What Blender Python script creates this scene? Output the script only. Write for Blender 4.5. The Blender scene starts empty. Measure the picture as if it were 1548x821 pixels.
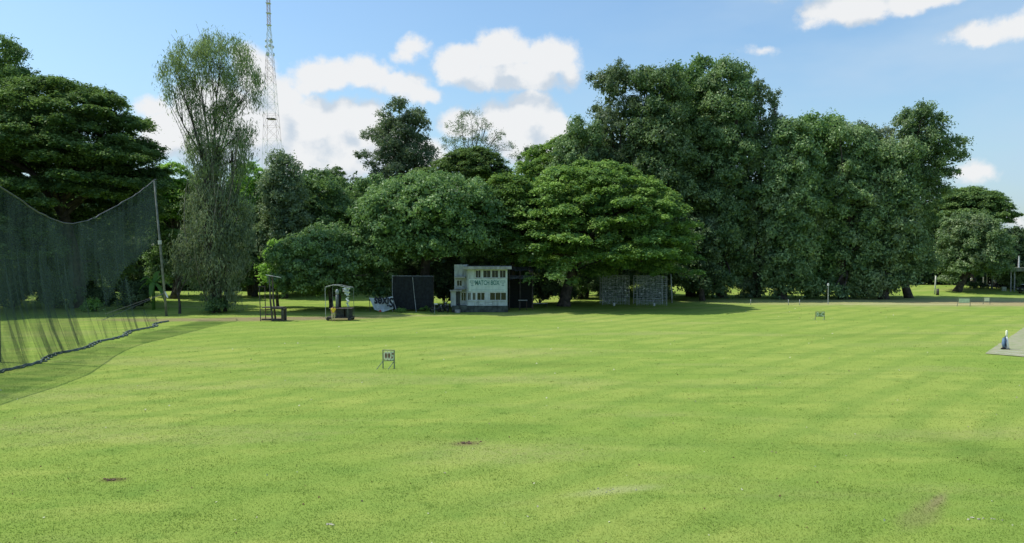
import bpy, math, random
import numpy as np
from mathutils import Vector, Matrix, noise as mnoise

R = math.radians
random.seed(7)
RG = np.random.default_rng(11)
scene = bpy.context.scene
col = scene.collection

# ------------------------------------------------------------------ camera
F = 1120.0; CX = 774.0; CY = 410.5; CAMH = 7.5
TP = (CY - 380.0) / F
PITCH = math.atan(TP)
cp, sp_ = math.cos(PITCH), math.sin(PITCH)
cd = bpy.data.cameras.new('camera'); cam = bpy.data.objects.new('camera', cd); col.objects.link(cam)
cam.location = (0, 0, CAMH); cam.rotation_euler = (R(90) - PITCH, 0, 0)
cd.sensor_width = 36; cd.lens = F / 1548 * 36; cd.clip_end = 6000; cd.clip_start = 0.2
scene.camera = cam

def raydir(px, py):
    u = (px - CX) / F; v = (CY - py) / F
    return (u, cp + v * sp_, -sp_ + v * cp)
def at(px, py, D):
    d = raydir(px, py); s = D / d[1]
    return Vector((d[0] * s, D, CAMH + d[2] * s))
def gx(px, D):
    return at(px, 440, D).x
def proj(x, y, z):
    dz = z - CAMH
    w = y * cp - dz * sp_
    return CX + F * x / w, CY - F * (y * sp_ + dz * cp) / w

def gh(x, y):
    """height of the ground"""
    h = 0.0
    for (cx, cy, sx, sy, a) in ((-31, 130, 10, 5, 0.9), (-62, 126, 14, 8, 0.5), (60, 150, 60, 10, 0.6), (8, 150, 30, 8, 0.5), (85, 140, 14, 8, 0.7)):
        h += a * math.exp(-((x - cx) / sx) ** 2 - ((y - cy) / sy) ** 2)
    return h + 0.05 * mnoise.noise(Vector((x * 0.12, y * 0.12, 0))) + 0.012 * mnoise.noise(Vector((x * 0.6, y * 0.6, 3)))

# ------------------------------------------------------------------ materials
def nmat(name):
    m = bpy.data.materials.new(name); m.use_nodes = True
    nt = m.node_tree; nt.nodes.clear()
    out = nt.nodes.new('ShaderNodeOutputMaterial')
    return m, nt, out
def L(nt, a, b): nt.links.new(a, b)
def N(nt, t, **kw):
    n = nt.nodes.new(t)
    for k, v in kw.items(): setattr(n, k, v)
    return n
def math_(nt, op, a, b=None, c=None, clamp=False):
    n = nt.nodes.new('ShaderNodeMath'); n.operation = op; n.use_clamp = clamp
    for i, v in enumerate((a, b, c)):
        if v is None: continue
        if isinstance(v, (int, float)): n.inputs[i].default_value = v
        else: nt.links.new(v, n.inputs[i])
    return n.outputs[0]
def mixc(nt, f, a, b):
    n = nt.nodes.new('ShaderNodeMix'); n.data_type = 'RGBA'
    for s, v in ((n.inputs[0], f), (n.inputs[6], a), (n.inputs[7], b)):
        if isinstance(v, (int, float)): s.default_value = v
        elif isinstance(v, tuple): s.default_value = (*v, 1) if len(v) == 3 else v
        else: nt.links.new(v, s)
    return n.outputs[2]
def sstep(nt, v, lo, hi, a=0.0, b=1.0):
    n = nt.nodes.new('ShaderNodeMapRange'); n.interpolation_type = 'SMOOTHSTEP'
    nt.links.new(v, n.inputs[0])
    n.inputs[1].default_value = lo; n.inputs[2].default_value = hi; n.inputs[3].default_value = a; n.inputs[4].default_value = b
    return n.outputs[0]

def plain(name, color, rough=0.7, var=0.15, scale=3.0, metal=0.0, dirt=None, dscale=1.2, bump=0.0):
    """painted / wooden / metal surface with procedural wear"""
    m, nt, out = nmat(name)
    b = N(nt, 'ShaderNodeBsdfPrincipled'); L(nt, b.outputs[0], out.inputs[0])
    tc = N(nt, 'ShaderNodeTexCoord')
    nz = N(nt, 'ShaderNodeTexNoise'); nz.inputs['Scale'].default_value = scale; nz.inputs['Detail'].default_value = 5
    L(nt, tc.outputs['Object'], nz.inputs['Vector'])
    lo = tuple(max(0, c * (1 - var * 2)) for c in color); hi = tuple(min(1, c * (1 + var)) for c in color)
    c = mixc(nt, sstep(nt, nz.outputs[0], 0.3, 0.7), lo, hi)
    if dirt:
        n2 = N(nt, 'ShaderNodeTexNoise'); n2.inputs['Scale'].default_value = dscale; n2.inputs['Detail'].default_value = 6
        mp = N(nt, 'ShaderNodeMapping'); mp.inputs['Scale'].default_value = (2.5, 2.5, 0.6)
        L(nt, tc.outputs['Object'], mp.inputs[0]); L(nt, mp.outputs[0], n2.inputs['Vector'])
        c = mixc(nt, sstep(nt, n2.outputs[0], 0.42, 0.75, 0, 0.85), c, dirt)
    L(nt, c, b.inputs['Base Color'])
    b.inputs['Roughness'].default_value = rough; b.inputs['Metallic'].default_value = metal
    if bump:
        bp = N(nt, 'ShaderNodeBump'); bp.inputs['Strength'].default_value = bump
        L(nt, nz.outputs[0], bp.inputs['Height']); L(nt, bp.outputs[0], b.inputs['Normal'])
    return m

def leafmat(name, dark, light, trans=0.3, gloss=0.05, tip=None):
    dark = tuple(a * b for a, b in zip(dark, (2.3, 2.35, 2.1))); light = tuple(a * b for a, b in zip(light, (2.45, 2.4, 2.2)))
    if tip: tip = tuple(a * b for a, b in zip(tip, (1.5, 1.45, 2.0)))
    m, nt, out = nmat(name)
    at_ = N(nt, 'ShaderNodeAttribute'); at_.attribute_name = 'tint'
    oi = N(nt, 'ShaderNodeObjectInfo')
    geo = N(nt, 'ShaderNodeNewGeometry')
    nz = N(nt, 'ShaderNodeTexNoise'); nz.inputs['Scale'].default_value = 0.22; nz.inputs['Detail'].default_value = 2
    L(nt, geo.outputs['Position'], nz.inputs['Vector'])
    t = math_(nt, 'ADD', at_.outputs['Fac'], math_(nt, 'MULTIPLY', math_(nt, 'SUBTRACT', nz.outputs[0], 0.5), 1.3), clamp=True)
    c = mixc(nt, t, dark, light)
    if tip:
        c = mixc(nt, sstep(nt, nz.outputs[0], 0.55, 0.72, 0, 0.6), c, tip)
    hs = N(nt, 'ShaderNodeHueSaturation'); L(nt, c, hs.inputs['Color'])
    L(nt, math_(nt, 'MULTIPLY_ADD', oi.outputs['Random'], 0.45, 0.92), hs.inputs['Value'])
    hs.inputs['Saturation'].default_value = .95
    c = hs.outputs[0]
    d = N(nt, 'ShaderNodeBsdfDiffuse'); L(nt, c, d.inputs[0])
    tr = N(nt, 'ShaderNodeBsdfTranslucent')
    L(nt, mixc(nt, 0.5, c, tuple(min(1, x * y) for x, y in zip(light, (1.4, 1.6, 0.9)))), tr.inputs[0])
    mx = N(nt, 'ShaderNodeMixShader'); mx.inputs[0].default_value = trans
    L(nt, d.outputs[0], mx.inputs[1]); L(nt, tr.outputs[0], mx.inputs[2])
    g = N(nt, 'ShaderNodeBsdfGlossy'); g.inputs['Roughness'].default_value = 0.45
    m2 = N(nt, 'ShaderNodeMixShader'); m2.inputs[0].default_value = gloss * .35
    L(nt, mx.outputs[0], m2.inputs[1]); L(nt, g.outputs[0], m2.inputs[2])
    L(nt, m2.outputs[0], out.inputs[0])
    return m

M = {}
M['rain'] = leafmat('raintree_leaf', (0.026, 0.056, 0.018), (0.104, 0.160, 0.036), 0.3, 0.03)
M['raindark'] = leafmat('dark_raintree_leaf', (0.022, 0.044, 0.018), (0.078, 0.118, 0.034), 0.3, 0.03)
M['broad'] = leafmat('broad_leaf', (0.026, 0.054, 0.022), (0.088, 0.138, 0.046), 0.3, 0.07)
M['tall'] = leafmat('tall_tree_leaf', (0.030, 0.056, 0.026), (0.105, 0.150, 0.062), 0.25, 0.06, tip=(0.16, 0.19, 0.08))
M['tallb'] = leafmat('tall_tree_dull_leaf', (0.028, 0.046, 0.026), (0.092, 0.120, 0.062), 0.25, 0.04, tip=(0.13, 0.15, 0.08))
M['tallc'] = leafmat('tall_tree_fresh_leaf', (0.028, 0.060, 0.022), (0.100, 0.160, 0.050), 0.3, 0.05, tip=(0.17, 0.21, 0.07))
M['grey'] = leafmat('grey_leaf', (0.035, 0.055, 0.035), (0.100, 0.130, 0.070), 0.25, 0.06)
M['wisp'] = leafmat('wispy_leaf', (0.048, 0.070, 0.036), (0.130, 0.168, 0.082), 0.35, 0.05)
M['dry'] = leafmat('dry_twig_leaf', (0.040, 0.056, 0.034), (0.105, 0.128, 0.074), 0.25, 0.03)
M['bright'] = leafmat('bright_leaf', (0.045, 0.090, 0.020), (0.140, 0.230, 0.045), 0.4, 0.05)
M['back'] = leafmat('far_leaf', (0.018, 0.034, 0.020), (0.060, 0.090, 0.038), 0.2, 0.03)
M['bark'] = plain('bark', (0.075, 0.062, 0.050), 0.95, 0.3, 2.0, bump=0.5)
M['palebark'] = plain('pale_bark', (0.22, 0.20, 0.16), 0.95, 0.3, 2.0, bump=0.4)

# ------------------------------------------------------------------ object helpers
def tag(o, label=None, cat=None, group=None, kind=None):
    if label: o['label'] = label
    if cat: o['category'] = cat
    if group: o['group'] = group
    if kind: o['kind'] = kind
    return o
def thing(name, label, cat, loc=(0, 0, 0), rz=0, group=None):
    o = bpy.data.objects.new(name, None); col.objects.link(o)
    o.location = loc; o.rotation_euler = (0, 0, rz); o.empty_display_size = 0.3
    return tag(o, label, cat, group)
def link(name, me, mat, parent=None):
    o = bpy.data.objects.new(name, me); col.objects.link(o)
    if mat: me.materials.append(mat)
    if parent is not None: o.parent = parent
    return o
def copy_tree(o, parent=None):
    c = o.copy(); col.objects.link(c)
    if parent is not None: c.parent = parent
    for ch in list(o.children): copy_tree(ch, c)
    return c

class MB:
    def __init__(s): s.v = []; s.f = []
    def add(s, vs, fs):
        n = len(s.v); s.v += [tuple(v) for v in vs]; s.f += [tuple(i + n for i in f) for f in fs]; return s
    def box(s, c, d, rot=None):
        x, y, z = d[0] / 2, d[1] / 2, d[2] / 2
        vs = [Vector(p) for p in ((-x,-y,-z),(x,-y,-z),(x,y,-z),(-x,y,-z),(-x,-y,z),(x,-y,z),(x,y,z),(-x,y,z))]
        if rot is not None: vs = [rot @ v for v in vs]
        return s.add([v + Vector(c) for v in vs], [(0,3,2,1),(4,5,6,7),(0,1,5,4),(1,2,6,5),(2,3,7,6),(3,0,4,7)])
    def b2(s, x0, x1, y0, y1, z0, z1):
        return s.box(((x0+x1)/2, (y0+y1)/2, (z0+z1)/2), (abs(x1-x0), abs(y1-y0), abs(z1-z0)))
    def tube(s, pts, rad, seg=8, cap=True):
        pts = [Vector(p) for p in pts]
        if isinstance(rad, (int, float)): rad = [rad] * len(pts)
        vs = []
        for i, p in enumerate(pts):
            d = (pts[min(i+1, len(pts)-1)] - pts[max(i-1, 0)]).normalized()
            up = Vector((0, 0, 1)) if abs(d.z) < 0.9 else Vector((1, 0, 0))
            a = d.cross(up).normalized(); b = d.cross(a).normalized()
            for k in range(seg):
                t = 2 * math.pi * k / seg
                vs.append(p + (a * math.cos(t) + b * math.sin(t)) * rad[i])
        fs = [(i*seg+k, i*seg+(k+1) % seg, (i+1)*seg+(k+1) % seg, (i+1)*seg+k) for i in range(len(pts)-1) for k in range(seg)]
        if cap:
            fs.append(tuple(range(seg))[::-1]); fs.append(tuple((len(pts)-1)*seg+k for k in range(seg)))
        return s.add(vs, fs)
    def ring(s, c, axis, R_, r, seg=20, sec=6):
        ax = Vector(axis).normalized(); up = Vector((0, 0, 1)) if abs(ax.z) < 0.9 else Vector((1, 0, 0))
        a = ax.cross(up).normalized(); b = ax.cross(a); c = Vector(c); vs = []
        for i in range(seg):
            t = 2*math.pi*i/seg; d = a*math.cos(t) + b*math.sin(t)
            for k in range(sec):
                q = 2*math.pi*k/sec; vs.append(c + d*(R_ + r*math.cos(q)) + ax*r*math.sin(q))
        fs = [(i*sec+k, ((i+1) % seg)*sec+k, ((i+1) % seg)*sec+(k+1) % sec, i*sec+(k+1) % sec) for i in range(seg) for k in range(sec)]
        return s.add(vs, fs)
    def quad(s, a, b, c, d): return s.add([a, b, c, d], [(0, 1, 2, 3)])
    def mesh(s, name):
        me = bpy.data.meshes.new(name); me.from_pydata(s.v, [], s.f); me.update(); return me
    def build(s, name, mat, parent=None, bevel=0, smooth=False):
        me = s.mesh(name); o = link(name, me, mat, parent)
        if smooth:
            for p in me.polygons: p.use_smooth = True
        if bevel:
            b = o.modifiers.new('bevel', 'BEVEL'); b.width = bevel; b.segments = 2
        return o

def textmesh(name, body, size, mat, parent, loc, rot=(R(90), 0, 0), xs=1.0, align='CENTER', extrude=0.004, bold=0.0):
    cu = bpy.data.curves.new('txt', 'FONT'); cu.body = body; cu.size = size; cu.align_x = align; cu.align_y = 'CENTER'
    cu.extrude = extrude; cu.offset = bold; cu.resolution_u = 3
    to = bpy.data.objects.new('txt', cu); col.objects.link(to)
    bpy.context.view_layer.update()
    me = bpy.data.meshes.new_from_object(to.evaluated_get(bpy.context.evaluated_depsgraph_get()))
    bpy.data.objects.remove(to); me.name = name; me.materials.clear()
    o = link(name, me, mat, parent); o.location = loc; o.rotation_euler = rot; o.scale = (xs, 1, 1)
    return o

# ------------------------------------------------------------------ foliage
def unit(a): return a / (np.linalg.norm(a, axis=-1, keepdims=True) + 1e-9)
def leaf_mesh(name, C, Nn, U, Ln, W, tint):
    n = len(C)
    U = unit(U - Nn * np.sum(U * Nn, 1, keepdims=True)); V = np.cross(Nn, U)
    Ln = Ln[:, None]; W = W[:, None]
    bend = Nn * Ln * 0.12
    P = np.empty((n, 4, 3), np.float32)
    P[:, 0] = C - U * Ln / 2 - bend; P[:, 1] = C + V * W / 2 - U * Ln * .06; P[:, 2] = C + U * Ln / 2 - bend; P[:, 3] = C - V * W / 2 - U * Ln * .06
    me = bpy.data.meshes.new(name)
    me.vertices.add(n * 4); me.vertices.foreach_set('co', P.ravel())
    me.loops.add(n * 4); me.loops.foreach_set('vertex_index', np.arange(n * 4, dtype=np.int32))
    me.polygons.add(n); me.polygons.foreach_set('loop_start', np.arange(0, n * 4, 4, dtype=np.int32))
    a = me.attributes.new('tint', 'FLOAT', 'POINT'); a.data.foreach_set('value', np.repeat(tint, 4).astype(np.float32))
    me.update(calc_edges=True)
    return me

SP = { # species: leaf length, width, clump radius, clump flatness, leaves per clump, clumps per m2, up, out, rnd, droop
 'rain':  dict(l=.34, w=.22, cr=.75, fl=.38, n=42, dc=.66, up=1.1, out=.25, rnd=.42, droop=0),
 'broad': dict(l=.37, w=.21, cr=.75, fl=.60, n=48, dc=.50, up=.55, out=.55, rnd=.65, droop=.3),
 'tall':  dict(l=.42, w=.19, cr=.80, fl=.85, n=42, dc=.48, up=.45, out=.5, rnd=.75, droop=.9),
 'grey':  dict(l=.40, w=.20, cr=.80, fl=.75, n=36, dc=.48, up=.5, out=.5, rnd=.7, droop=.3),
 'back':  dict(l=.60, w=.36, cr=1.1, fl=.70, n=26, dc=.26, up=.6, out=.5, rnd=.6, droop=.3),
 'wisp':  dict(l=.55, w=.085, cr=.75, fl=1.7, n=44, dc=.55, up=.2, out=.5, rnd=.9, droop=3.0),
 'sparse':dict(l=.34, w=.13, cr=.7, fl=.8, n=20, dc=.22, up=.5, out=.5, rnd=.7, droop=.2),
}
AVOID = [(-8.6, .8, 82, 96.5, -1, 6.9), (-19, -8, 82, 94.0, -1, 5.4), (-.6, 3.2, 93.5, 98.5, -1, 5.6)]   # keep leaves out of the building, the screen and the shed
def crown_mesh(name, lobes, sp, rng, core=1.0, dens=1.0, scale=1.0, org=(0, 0, -500)):
    s = SP[sp]; Cs = []; Ns = []; Us = []; Ls = []; Ws = []; Ts = []
    LC = np.array([l[0] for l in lobes]); LR = np.array([l[1] for l in lobes])
    for i, (c, r) in enumerate(lobes):
        c = np.array(c); r = np.array(r)
        area = 4 * math.pi * ((r[0]*r[1])**1.6/3 + 2*((r[0]*r[2])**1.6)/3) ** (1/1.6)
        k = max(3, int(area * s['dc'] * dens))
        d = unit(rng.normal(size=(k, 3)))
        d[:, 2] = np.where(d[:, 2] < -0.35, -d[:, 2] * rng.random(k), d[:, 2]); d = unit(d)
        p = c + r * d * rng.uniform(.68, 1.06, (k, 1))
        q = (p[:, None, :] - LC[None]) / LR[None]; q2 = (q ** 2).sum(2); q2[:, i] = 9
        keep = (q2 > 0.42).all(1); p = p[keep]; d = d[keep]; k = len(p)
        if k:
            n = s['n']; cr = s['cr'] * rng.uniform(.6, 1.35, (k, 1, 1)) * scale
            off = rng.normal(size=(k, n, 3)) * .5 * cr; off[:, :, 2] *= s['fl']
            if s['droop'] > 1: off[:, :, 2] -= np.abs(rng.normal(size=(k, n))) * cr[:, :, 0] * 0.9
            # clumps arch over at their rim
            off[:, :, 2] -= (off[:, :, 0] ** 2 + off[:, :, 1] ** 2) / (cr[:, :, 0]) * .35
            P = (p[:, None] + off).reshape(-1, 3)
            oo = unit(off).reshape(-1, 3)
            nn = np.repeat(d, n, 0) * s['out'] + oo * s['out'] * .8 + np.array((0, 0, s['up'])) + rng.normal(size=(k*n, 3)) * s['rnd']
            nn = unit(nn)
            U = rng.normal(size=(k*n, 3)) + np.array((0, 0, -s['droop']))
            ct = np.repeat(np.clip(rng.normal(.5, .30, k), 0, 1), n)
            Cs.append(P); Ns.append(nn); Us.append(U)
            z = rng.uniform(.65, 1.3, k*n) * scale
            Ls.append(s['l'] * z); Ws.append(s['w'] * z)
            Ts.append(np.clip(ct + rng.normal(0, .16, k*n), 0, 1))
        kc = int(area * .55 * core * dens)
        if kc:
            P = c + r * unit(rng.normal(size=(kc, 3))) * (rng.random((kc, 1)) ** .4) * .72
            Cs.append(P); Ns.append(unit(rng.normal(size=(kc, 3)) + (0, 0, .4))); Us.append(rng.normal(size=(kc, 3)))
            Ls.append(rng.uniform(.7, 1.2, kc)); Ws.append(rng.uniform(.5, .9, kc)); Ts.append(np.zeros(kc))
    A = np.vstack(Cs) + np.array(org); ok = np.ones(len(A), bool)
    for b in AVOID: ok &= ~((A[:, 0] > b[0]) & (A[:, 0] < b[1]) & (A[:, 1] > b[2]) & (A[:, 1] < b[3]) & (A[:, 2] > b[4]) & (A[:, 2] < b[5]))
    return leaf_mesh(name, A[ok] - np.array(org), np.vstack(Ns)[ok], np.vstack(Us)[ok], np.concatenate(Ls)[ok], np.concatenate(Ws)[ok], np.concatenate(Ts)[ok])
    return leaf_mesh(name, np.vstack(Cs), np.vstack(Ns), np.vstack(Us), np.concatenate(Ls), np.concatenate(Ws), np.concatenate(Ts))

def limb_path(a, b, rng, sag=0.12, n=7):
    a = Vector(a); b = Vector(b); L_ = (b - a).length; pts = []
    j = Vector(rng.normal(size=3)) * L_ * .05
    for i in range(n):
        t = i / (n - 1)
        p = a.lerp(b, t) + j * math.sin(t * math.pi) + Vector((0, 0, 1)) * math.sin(t * math.pi) * L_ * sag
        pts.append(p)
    return pts

def tree(name, label, x, y, trunk_h, lobes, sp, mat, rng, r0=.4, bark='bark', core=1.0, dens=1.0, group=None, limbs=10,
         lean=(0, 0), stems=1, crown_label=None, scale=1.0, twigs=0, cat='tree'):
    z0 = gh(x, y)
    root = thing(name, label, cat, (x, y, z0), 0, group)
    lc = [(tuple(Vector(c) - Vector((x, y, z0))), r) for c, r in lobes]
    top = Vector((lean[0], lean[1], trunk_h))
    m = MB()
    for s_ in range(stems):
        o = Vector((rng.normal() * r0 * 1.2, rng.normal() * r0 * 1.2, 0)) if stems > 1 else Vector((0, 0, 0))
        pts = limb_path(o + Vector((0, 0, -.3)), top + o * 2.5, rng, 0, 8)
        rr = [r0 * k for k in (1.5, 1.08, 1, .94, .88, .82, .76, .7)]
        if stems > 1: rr = [q * .6 for q in rr]
        m.tube(pts, rr, 10)
    idx = list(range(len(lc))); rng.shuffle(idx)
    for i in idx[:limbs]:
        c = Vector(lc[i][0]); st = top * rng.uniform(.65, 1.0)
        if c.z < st.z: st = top * max(.3, min(1, (c.z - 1) / max(top.z, 1)))
        pts = limb_path(st, c, rng, .08)
        rr = [r0 * .42 * (1 - .8 * k / 6) for k in range(7)]
        m.tube(pts, rr, 6)
        for _ in range(twigs):
            e = c + Vector(np.clip(rng.normal(size=3), -1, 1)) * lc[i][1][0] * .7 + Vector((0, 0, lc[i][1][2] * .3))
            m.tube(limb_path(pts[3 + int(rng.integers(0, 3))], e, rng, .05, 5), [r0*.16, r0*.13, r0*.1, r0*.07, r0*.04], 4)
    m.build('trunk', M[bark], root, smooth=True)
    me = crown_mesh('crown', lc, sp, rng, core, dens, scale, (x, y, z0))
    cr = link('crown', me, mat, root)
    return root

def lobes_round(cx, cy, cz, rx, ry, rz, n, rng, k=.30, low=-.45, flat=.8, squash=0.0):
    """uneven round or tall crown: lobes over the surface of an ellipsoid, plus a filled middle"""
    out = []
    ph = rng.uniform(0, 6.28)
    for i in range(n):
        t = (i + .5) / n
        z = 1 - t * (1 - low); a = i * 2.39996 + ph
        rr = math.sqrt(max(0, 1 - z * z)) if z > 0 else (1 - .25 * z * z)
        if squash and z > 0: rr = (1 - z ** (2 + squash)) ** .5
        j = rng.uniform(.70, 1.0)
        q = k * rng.uniform(.72, 1.3)
        hr = (rx + ry) / 2 * q
        c = (cx + rx * (1 - q * .8) * rr * j * math.cos(a), cy + ry * (1 - q * .8) * rr * j * math.sin(a), cz + (rz - hr * flat * .7) * z * rng.uniform(.88, 1.03))
        out.append((c, (hr, hr, hr * flat)))
    m = max(3, n // 6)
    for i in range(m):
        z = cz + rz * (-.35 + 1.0 * i / m)
        out.append(((cx, cy, z), (rx * .5, ry * .5, max(rz / m * 1.0, rx * .3))))
    return out
def lobes_dome(cx, cy, zb, rx, ry, H, n, rng, pad=.17, layers=(1, .78, .55, .32)):
    """umbrella crown: flat pads on stacked domes, drooping at the rim"""
    out = []
    for li, ly in enumerate(layers):
        m = int(n * (1.0, .8, .6, .5)[li])
        for i in range(m):
            r = math.sqrt((i + .5) / m) * (1 - .03 * li) * rng.uniform(.9, 1.03); a = i * 2.39996 + li * 1.3 + rng.normal() * .1
            z = zb + H * (max(0, 1 - r ** 2.3) ** .55) * ly + rng.normal() * H * .016
            q = pad * rng.uniform(.65, 1.35) * (rx + ry) / 2
            out.append(((cx + rx * r * math.cos(a) * .93, cy + ry * r * math.sin(a) * .93, z), (q, q, q * .33)))
    return out

def lo_at(px, py, D, rpx, flat=.8, depth=1.0):
    p = at(px, py, D); r = rpx / F * D
    return (tuple(p), (r, r * depth, r * flat))

# ---- each tree of the photograph
def pxt(name, label, px, D, base_px, top, bot, hw, kind, sp, mat, seed, n=26, k=.30, depth=.8, **kw):
    rng = np.random.default_rng(seed)
    c = at(px, top, D); zt = c.z; zb = at(px, bot, D).z; rx = hw / F * D; ry = rx * depth
    squash = kw.pop('squash', 0.0); flat = kw.pop('flat', .8); low = kw.pop('low', -.6); pad = kw.pop('pad', .17); extra = kw.pop('extra', [])
    ly = kw.pop('layers', (1, .78, .55, .32))
    if kind == 'dome':
        lob = lobes_dome(c.x, D, zb, rx, ry, (zt - zb) * .97, n, rng, pad, ly)
        th = (zb + (zt - zb) * .35)
    else:
        rz = (zt - zb) / (1 - low); cz = zt - rz
        lob = lobes_round(c.x, D, cz, rx, ry, rz, n, rng, k, low, flat, squash)
        th = cz
    for e in extra: lob.append(lo_at(*e))
    bx = gx(base_px, D)
    return tree(name, label, bx, D, max(2, th), lob, sp, M[mat], rng, lean=(c.x - bx, 0), **kw)

# main umbrella tree, centre
pxt('rain_tree', 'wide bright green umbrella tree spreading over the white building and the cages', 895, 101, 852, 248, 412, 170, 'dome', 'rain', 'rain', 1, n=175, pad=.095, depth=.85, r0=.75, limbs=22, layers=(1, .74, .5, .26),
    extra=[(825, 400, 96, 22, .5), (800, 420, 94, 16, .5), (850, 405, 92, 18, .5), (780, 395, 99, 20, .5), (865, 425, 93, 12, .5), (990, 405, 98, 30, .5), (940, 398, 95, 26, .5), (905, 410, 99, 26, .5), (760, 370, 100, 20, .5)])
pxt('rain_tree', 'green umbrella tree squeezed behind the white building between its two big neighbours', 768, 99, 772, 262, 395, 66, 'dome', 'rain', 'rain', 9, n=60, pad=.17, depth=1.0, r0=.35)
pxt('rain_tree', 'deep green feathery umbrella tree rising just behind the bright umbrella tree', 872, 126, 880, 208, 300, 100, 'dome', 'rain', 'rain', 2, n=50, pad=.16, r0=.5)
pxt('rain_tree', 'small dome shaped umbrella tree below the thin leafless looking tree', 716, 136, 716, 224, 285, 60, 'dome', 'rain', 'raindark', 3, n=40, pad=.2, r0=.5,
    extra=[(650, 262, 136, 26, .35), (675, 250, 136, 24, .4)])
pxt('rain_tree', 'huge dark spreading tree at the left edge behind the net', 75, 99, 120, 120, 345, 182, 'dome', 'rain', 'raindark', 4, n=100, pad=.13, depth=.85, r0=.9, limbs=18,
    extra=[(60, 350, 108, 70, .7), (160, 340, 108, 60, .7), (215, 320, 108, 40, .7), (-20, 350, 108, 70, .7), (130, 260, 103, 70, .8), (40, 250, 103, 80, .8), (200, 240, 103, 45, .8), (-60, 250, 100, 70, .8), (150, 400, 108, 50, .8), (40, 410, 108, 60, .8)])
pxt('rain_tree', 'low umbrella tree added at the left frame edge to shade the ground behind the net', -50, 91, -60, 292, 405, 140, 'dome', 'rain', 'raindark', 6, n=60, pad=.17, depth=.9, r0=.5)  # centred out of view, added to cast shade behind the net
pxt('tall_tree', 'taller dark crown in the top left corner above the spreading tree', 2, 128, 10, 46, 260, 68, 'round', 'grey', 'raindark', 5, n=26, k=.34, r0=.6)
# right hand mass: tall trees with drooping clumps
right = [  # px, D, top, bottom, half width, trunk px
 (875, 118, 172, 441, 42, 895, 'leftmost tall tree of the right hand row, its crown stepping down towards the umbrella tree'),
 (935, 121, 86, 441, 52, 951, 'tall dark tree with a pointed top at the left shoulder of the tall row'),
 (1000, 118, 96, 441, 50, 1000, 'tall tree with pale lit clumps right of the pointed one in the tall row'),
 (1045, 124, 84, 441, 52, 1045, 'tallest tree at the middle of the high part of the row'),
 (1098, 119, 88, 441, 52, 1084, 'tall round topped tree right of the tallest one'),
 (1150, 121, 122, 441, 44, 1124, 'tall tree at the right shoulder where the skyline steps down'),
 (1195, 116, 176, 441, 42, 1160, 'weeping dark tree hanging low just below the right shoulder'),
 (1238, 120, 165, 441, 44, 1200, 'medium tall tree with a broad rounded top over the lower row'),
 (1290, 117, 180, 441, 42, 1246, 'medium tall tree in the middle of the lower row'),
 (1322, 123, 184, 441, 38, 1299, 'medium tall tree left of the leaning end tree'),
 (1345, 116, 205, 441, 42, 1317, 'dark shorter tree in front near the end of the lower row'),
]
for i, (px, D, top, bot, hw, tp, lab) in enumerate(right):
    tp = int(px + (tp - px) * .3); rr_ = random.Random(i * 3 + 1)
    sk = [(tp + rr_.uniform(-22, 22), rr_.uniform(425, 446), D - rr_.uniform(-2, 3), rr_.uniform(9, 17), 1.0) for _ in range(5)]
    sk += [(px + rr_.uniform(-.8, .8) * hw, top + abs(rr_.gauss(0, 1)) * 22 + 9, D + rr_.uniform(-3, 3), rr_.uniform(8, 15), 1.1) for _ in range(6)]
    pxt('tall_tree', lab, px, D, tp, top + 4, bot, hw * 1.12, 'round', 'tall', ('tall', 'tallb', 'tall', 'tallc')[i % 4], 20 + i, n=44, k=(.36, .30, .40, .33)[i % 4], depth=1.0, low=-1.0, flat=.95, squash=.5, r0=.62, limbs=14, scale=(1.0, .85, 1.15, 1.3)[i % 4], extra=sk, group='tall trees in the right hand row')
pxt('tall_tree', 'leaning tall tree ending the row on the right, with a bare limb', 1392, 119, 1375, 152, 330, 52, 'round', 'tall', 'tall', 41, n=34, k=.33, low=-.9, flat=.9, r0=.5, limbs=16, twigs=1, group='tall trees in the right hand row',
    extra=[(1435, 235, 119, 24), (1445, 215, 118, 16), (1438, 262, 119, 13), (1380, 340, 119, 36), (1385, 400, 119, 32), (1370, 370, 117, 38), (1350, 420, 118, 26)])
pxt('tall_tree', 'grey green tree hanging behind the umbrella tree beneath the left end of the tall row', 905, 127, 930, 200, 420, 55, 'round', 'grey', 'grey', 42, n=36, k=.34, low=-1, flat=.9, squash=1, r0=.5)
pxt('tall_tree', 'low dark tree filling the gap between umbrella tree and tall row', 1050, 112, 1062, 330, 442, 45, 'round', 'broad', 'back', 43, n=26, k=.36, low=-1, r0=.35)
# far right
pxt('rain_tree', 'dome shaped umbrella tree behind the pale tree at the far right', 1465, 152, 1470, 285, 345, 68, 'dome', 'rain', 'raindark', 50, n=50, pad=.2, r0=.5)
pxt('broad_tree', 'pale green round tree standing on the lawn at the far right', 1470, 133, 1446, 318, 428, 62, 'round', 'broad', 'tall', 51, n=34, k=.3, r0=.55, low=-.8)
pxt('broad_tree', 'dark tree at the right edge above the shed', 1530, 140, 1535, 338, 415, 30, 'round', 'broad', 'back', 52, n=20, k=.36, r0=.35)
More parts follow.
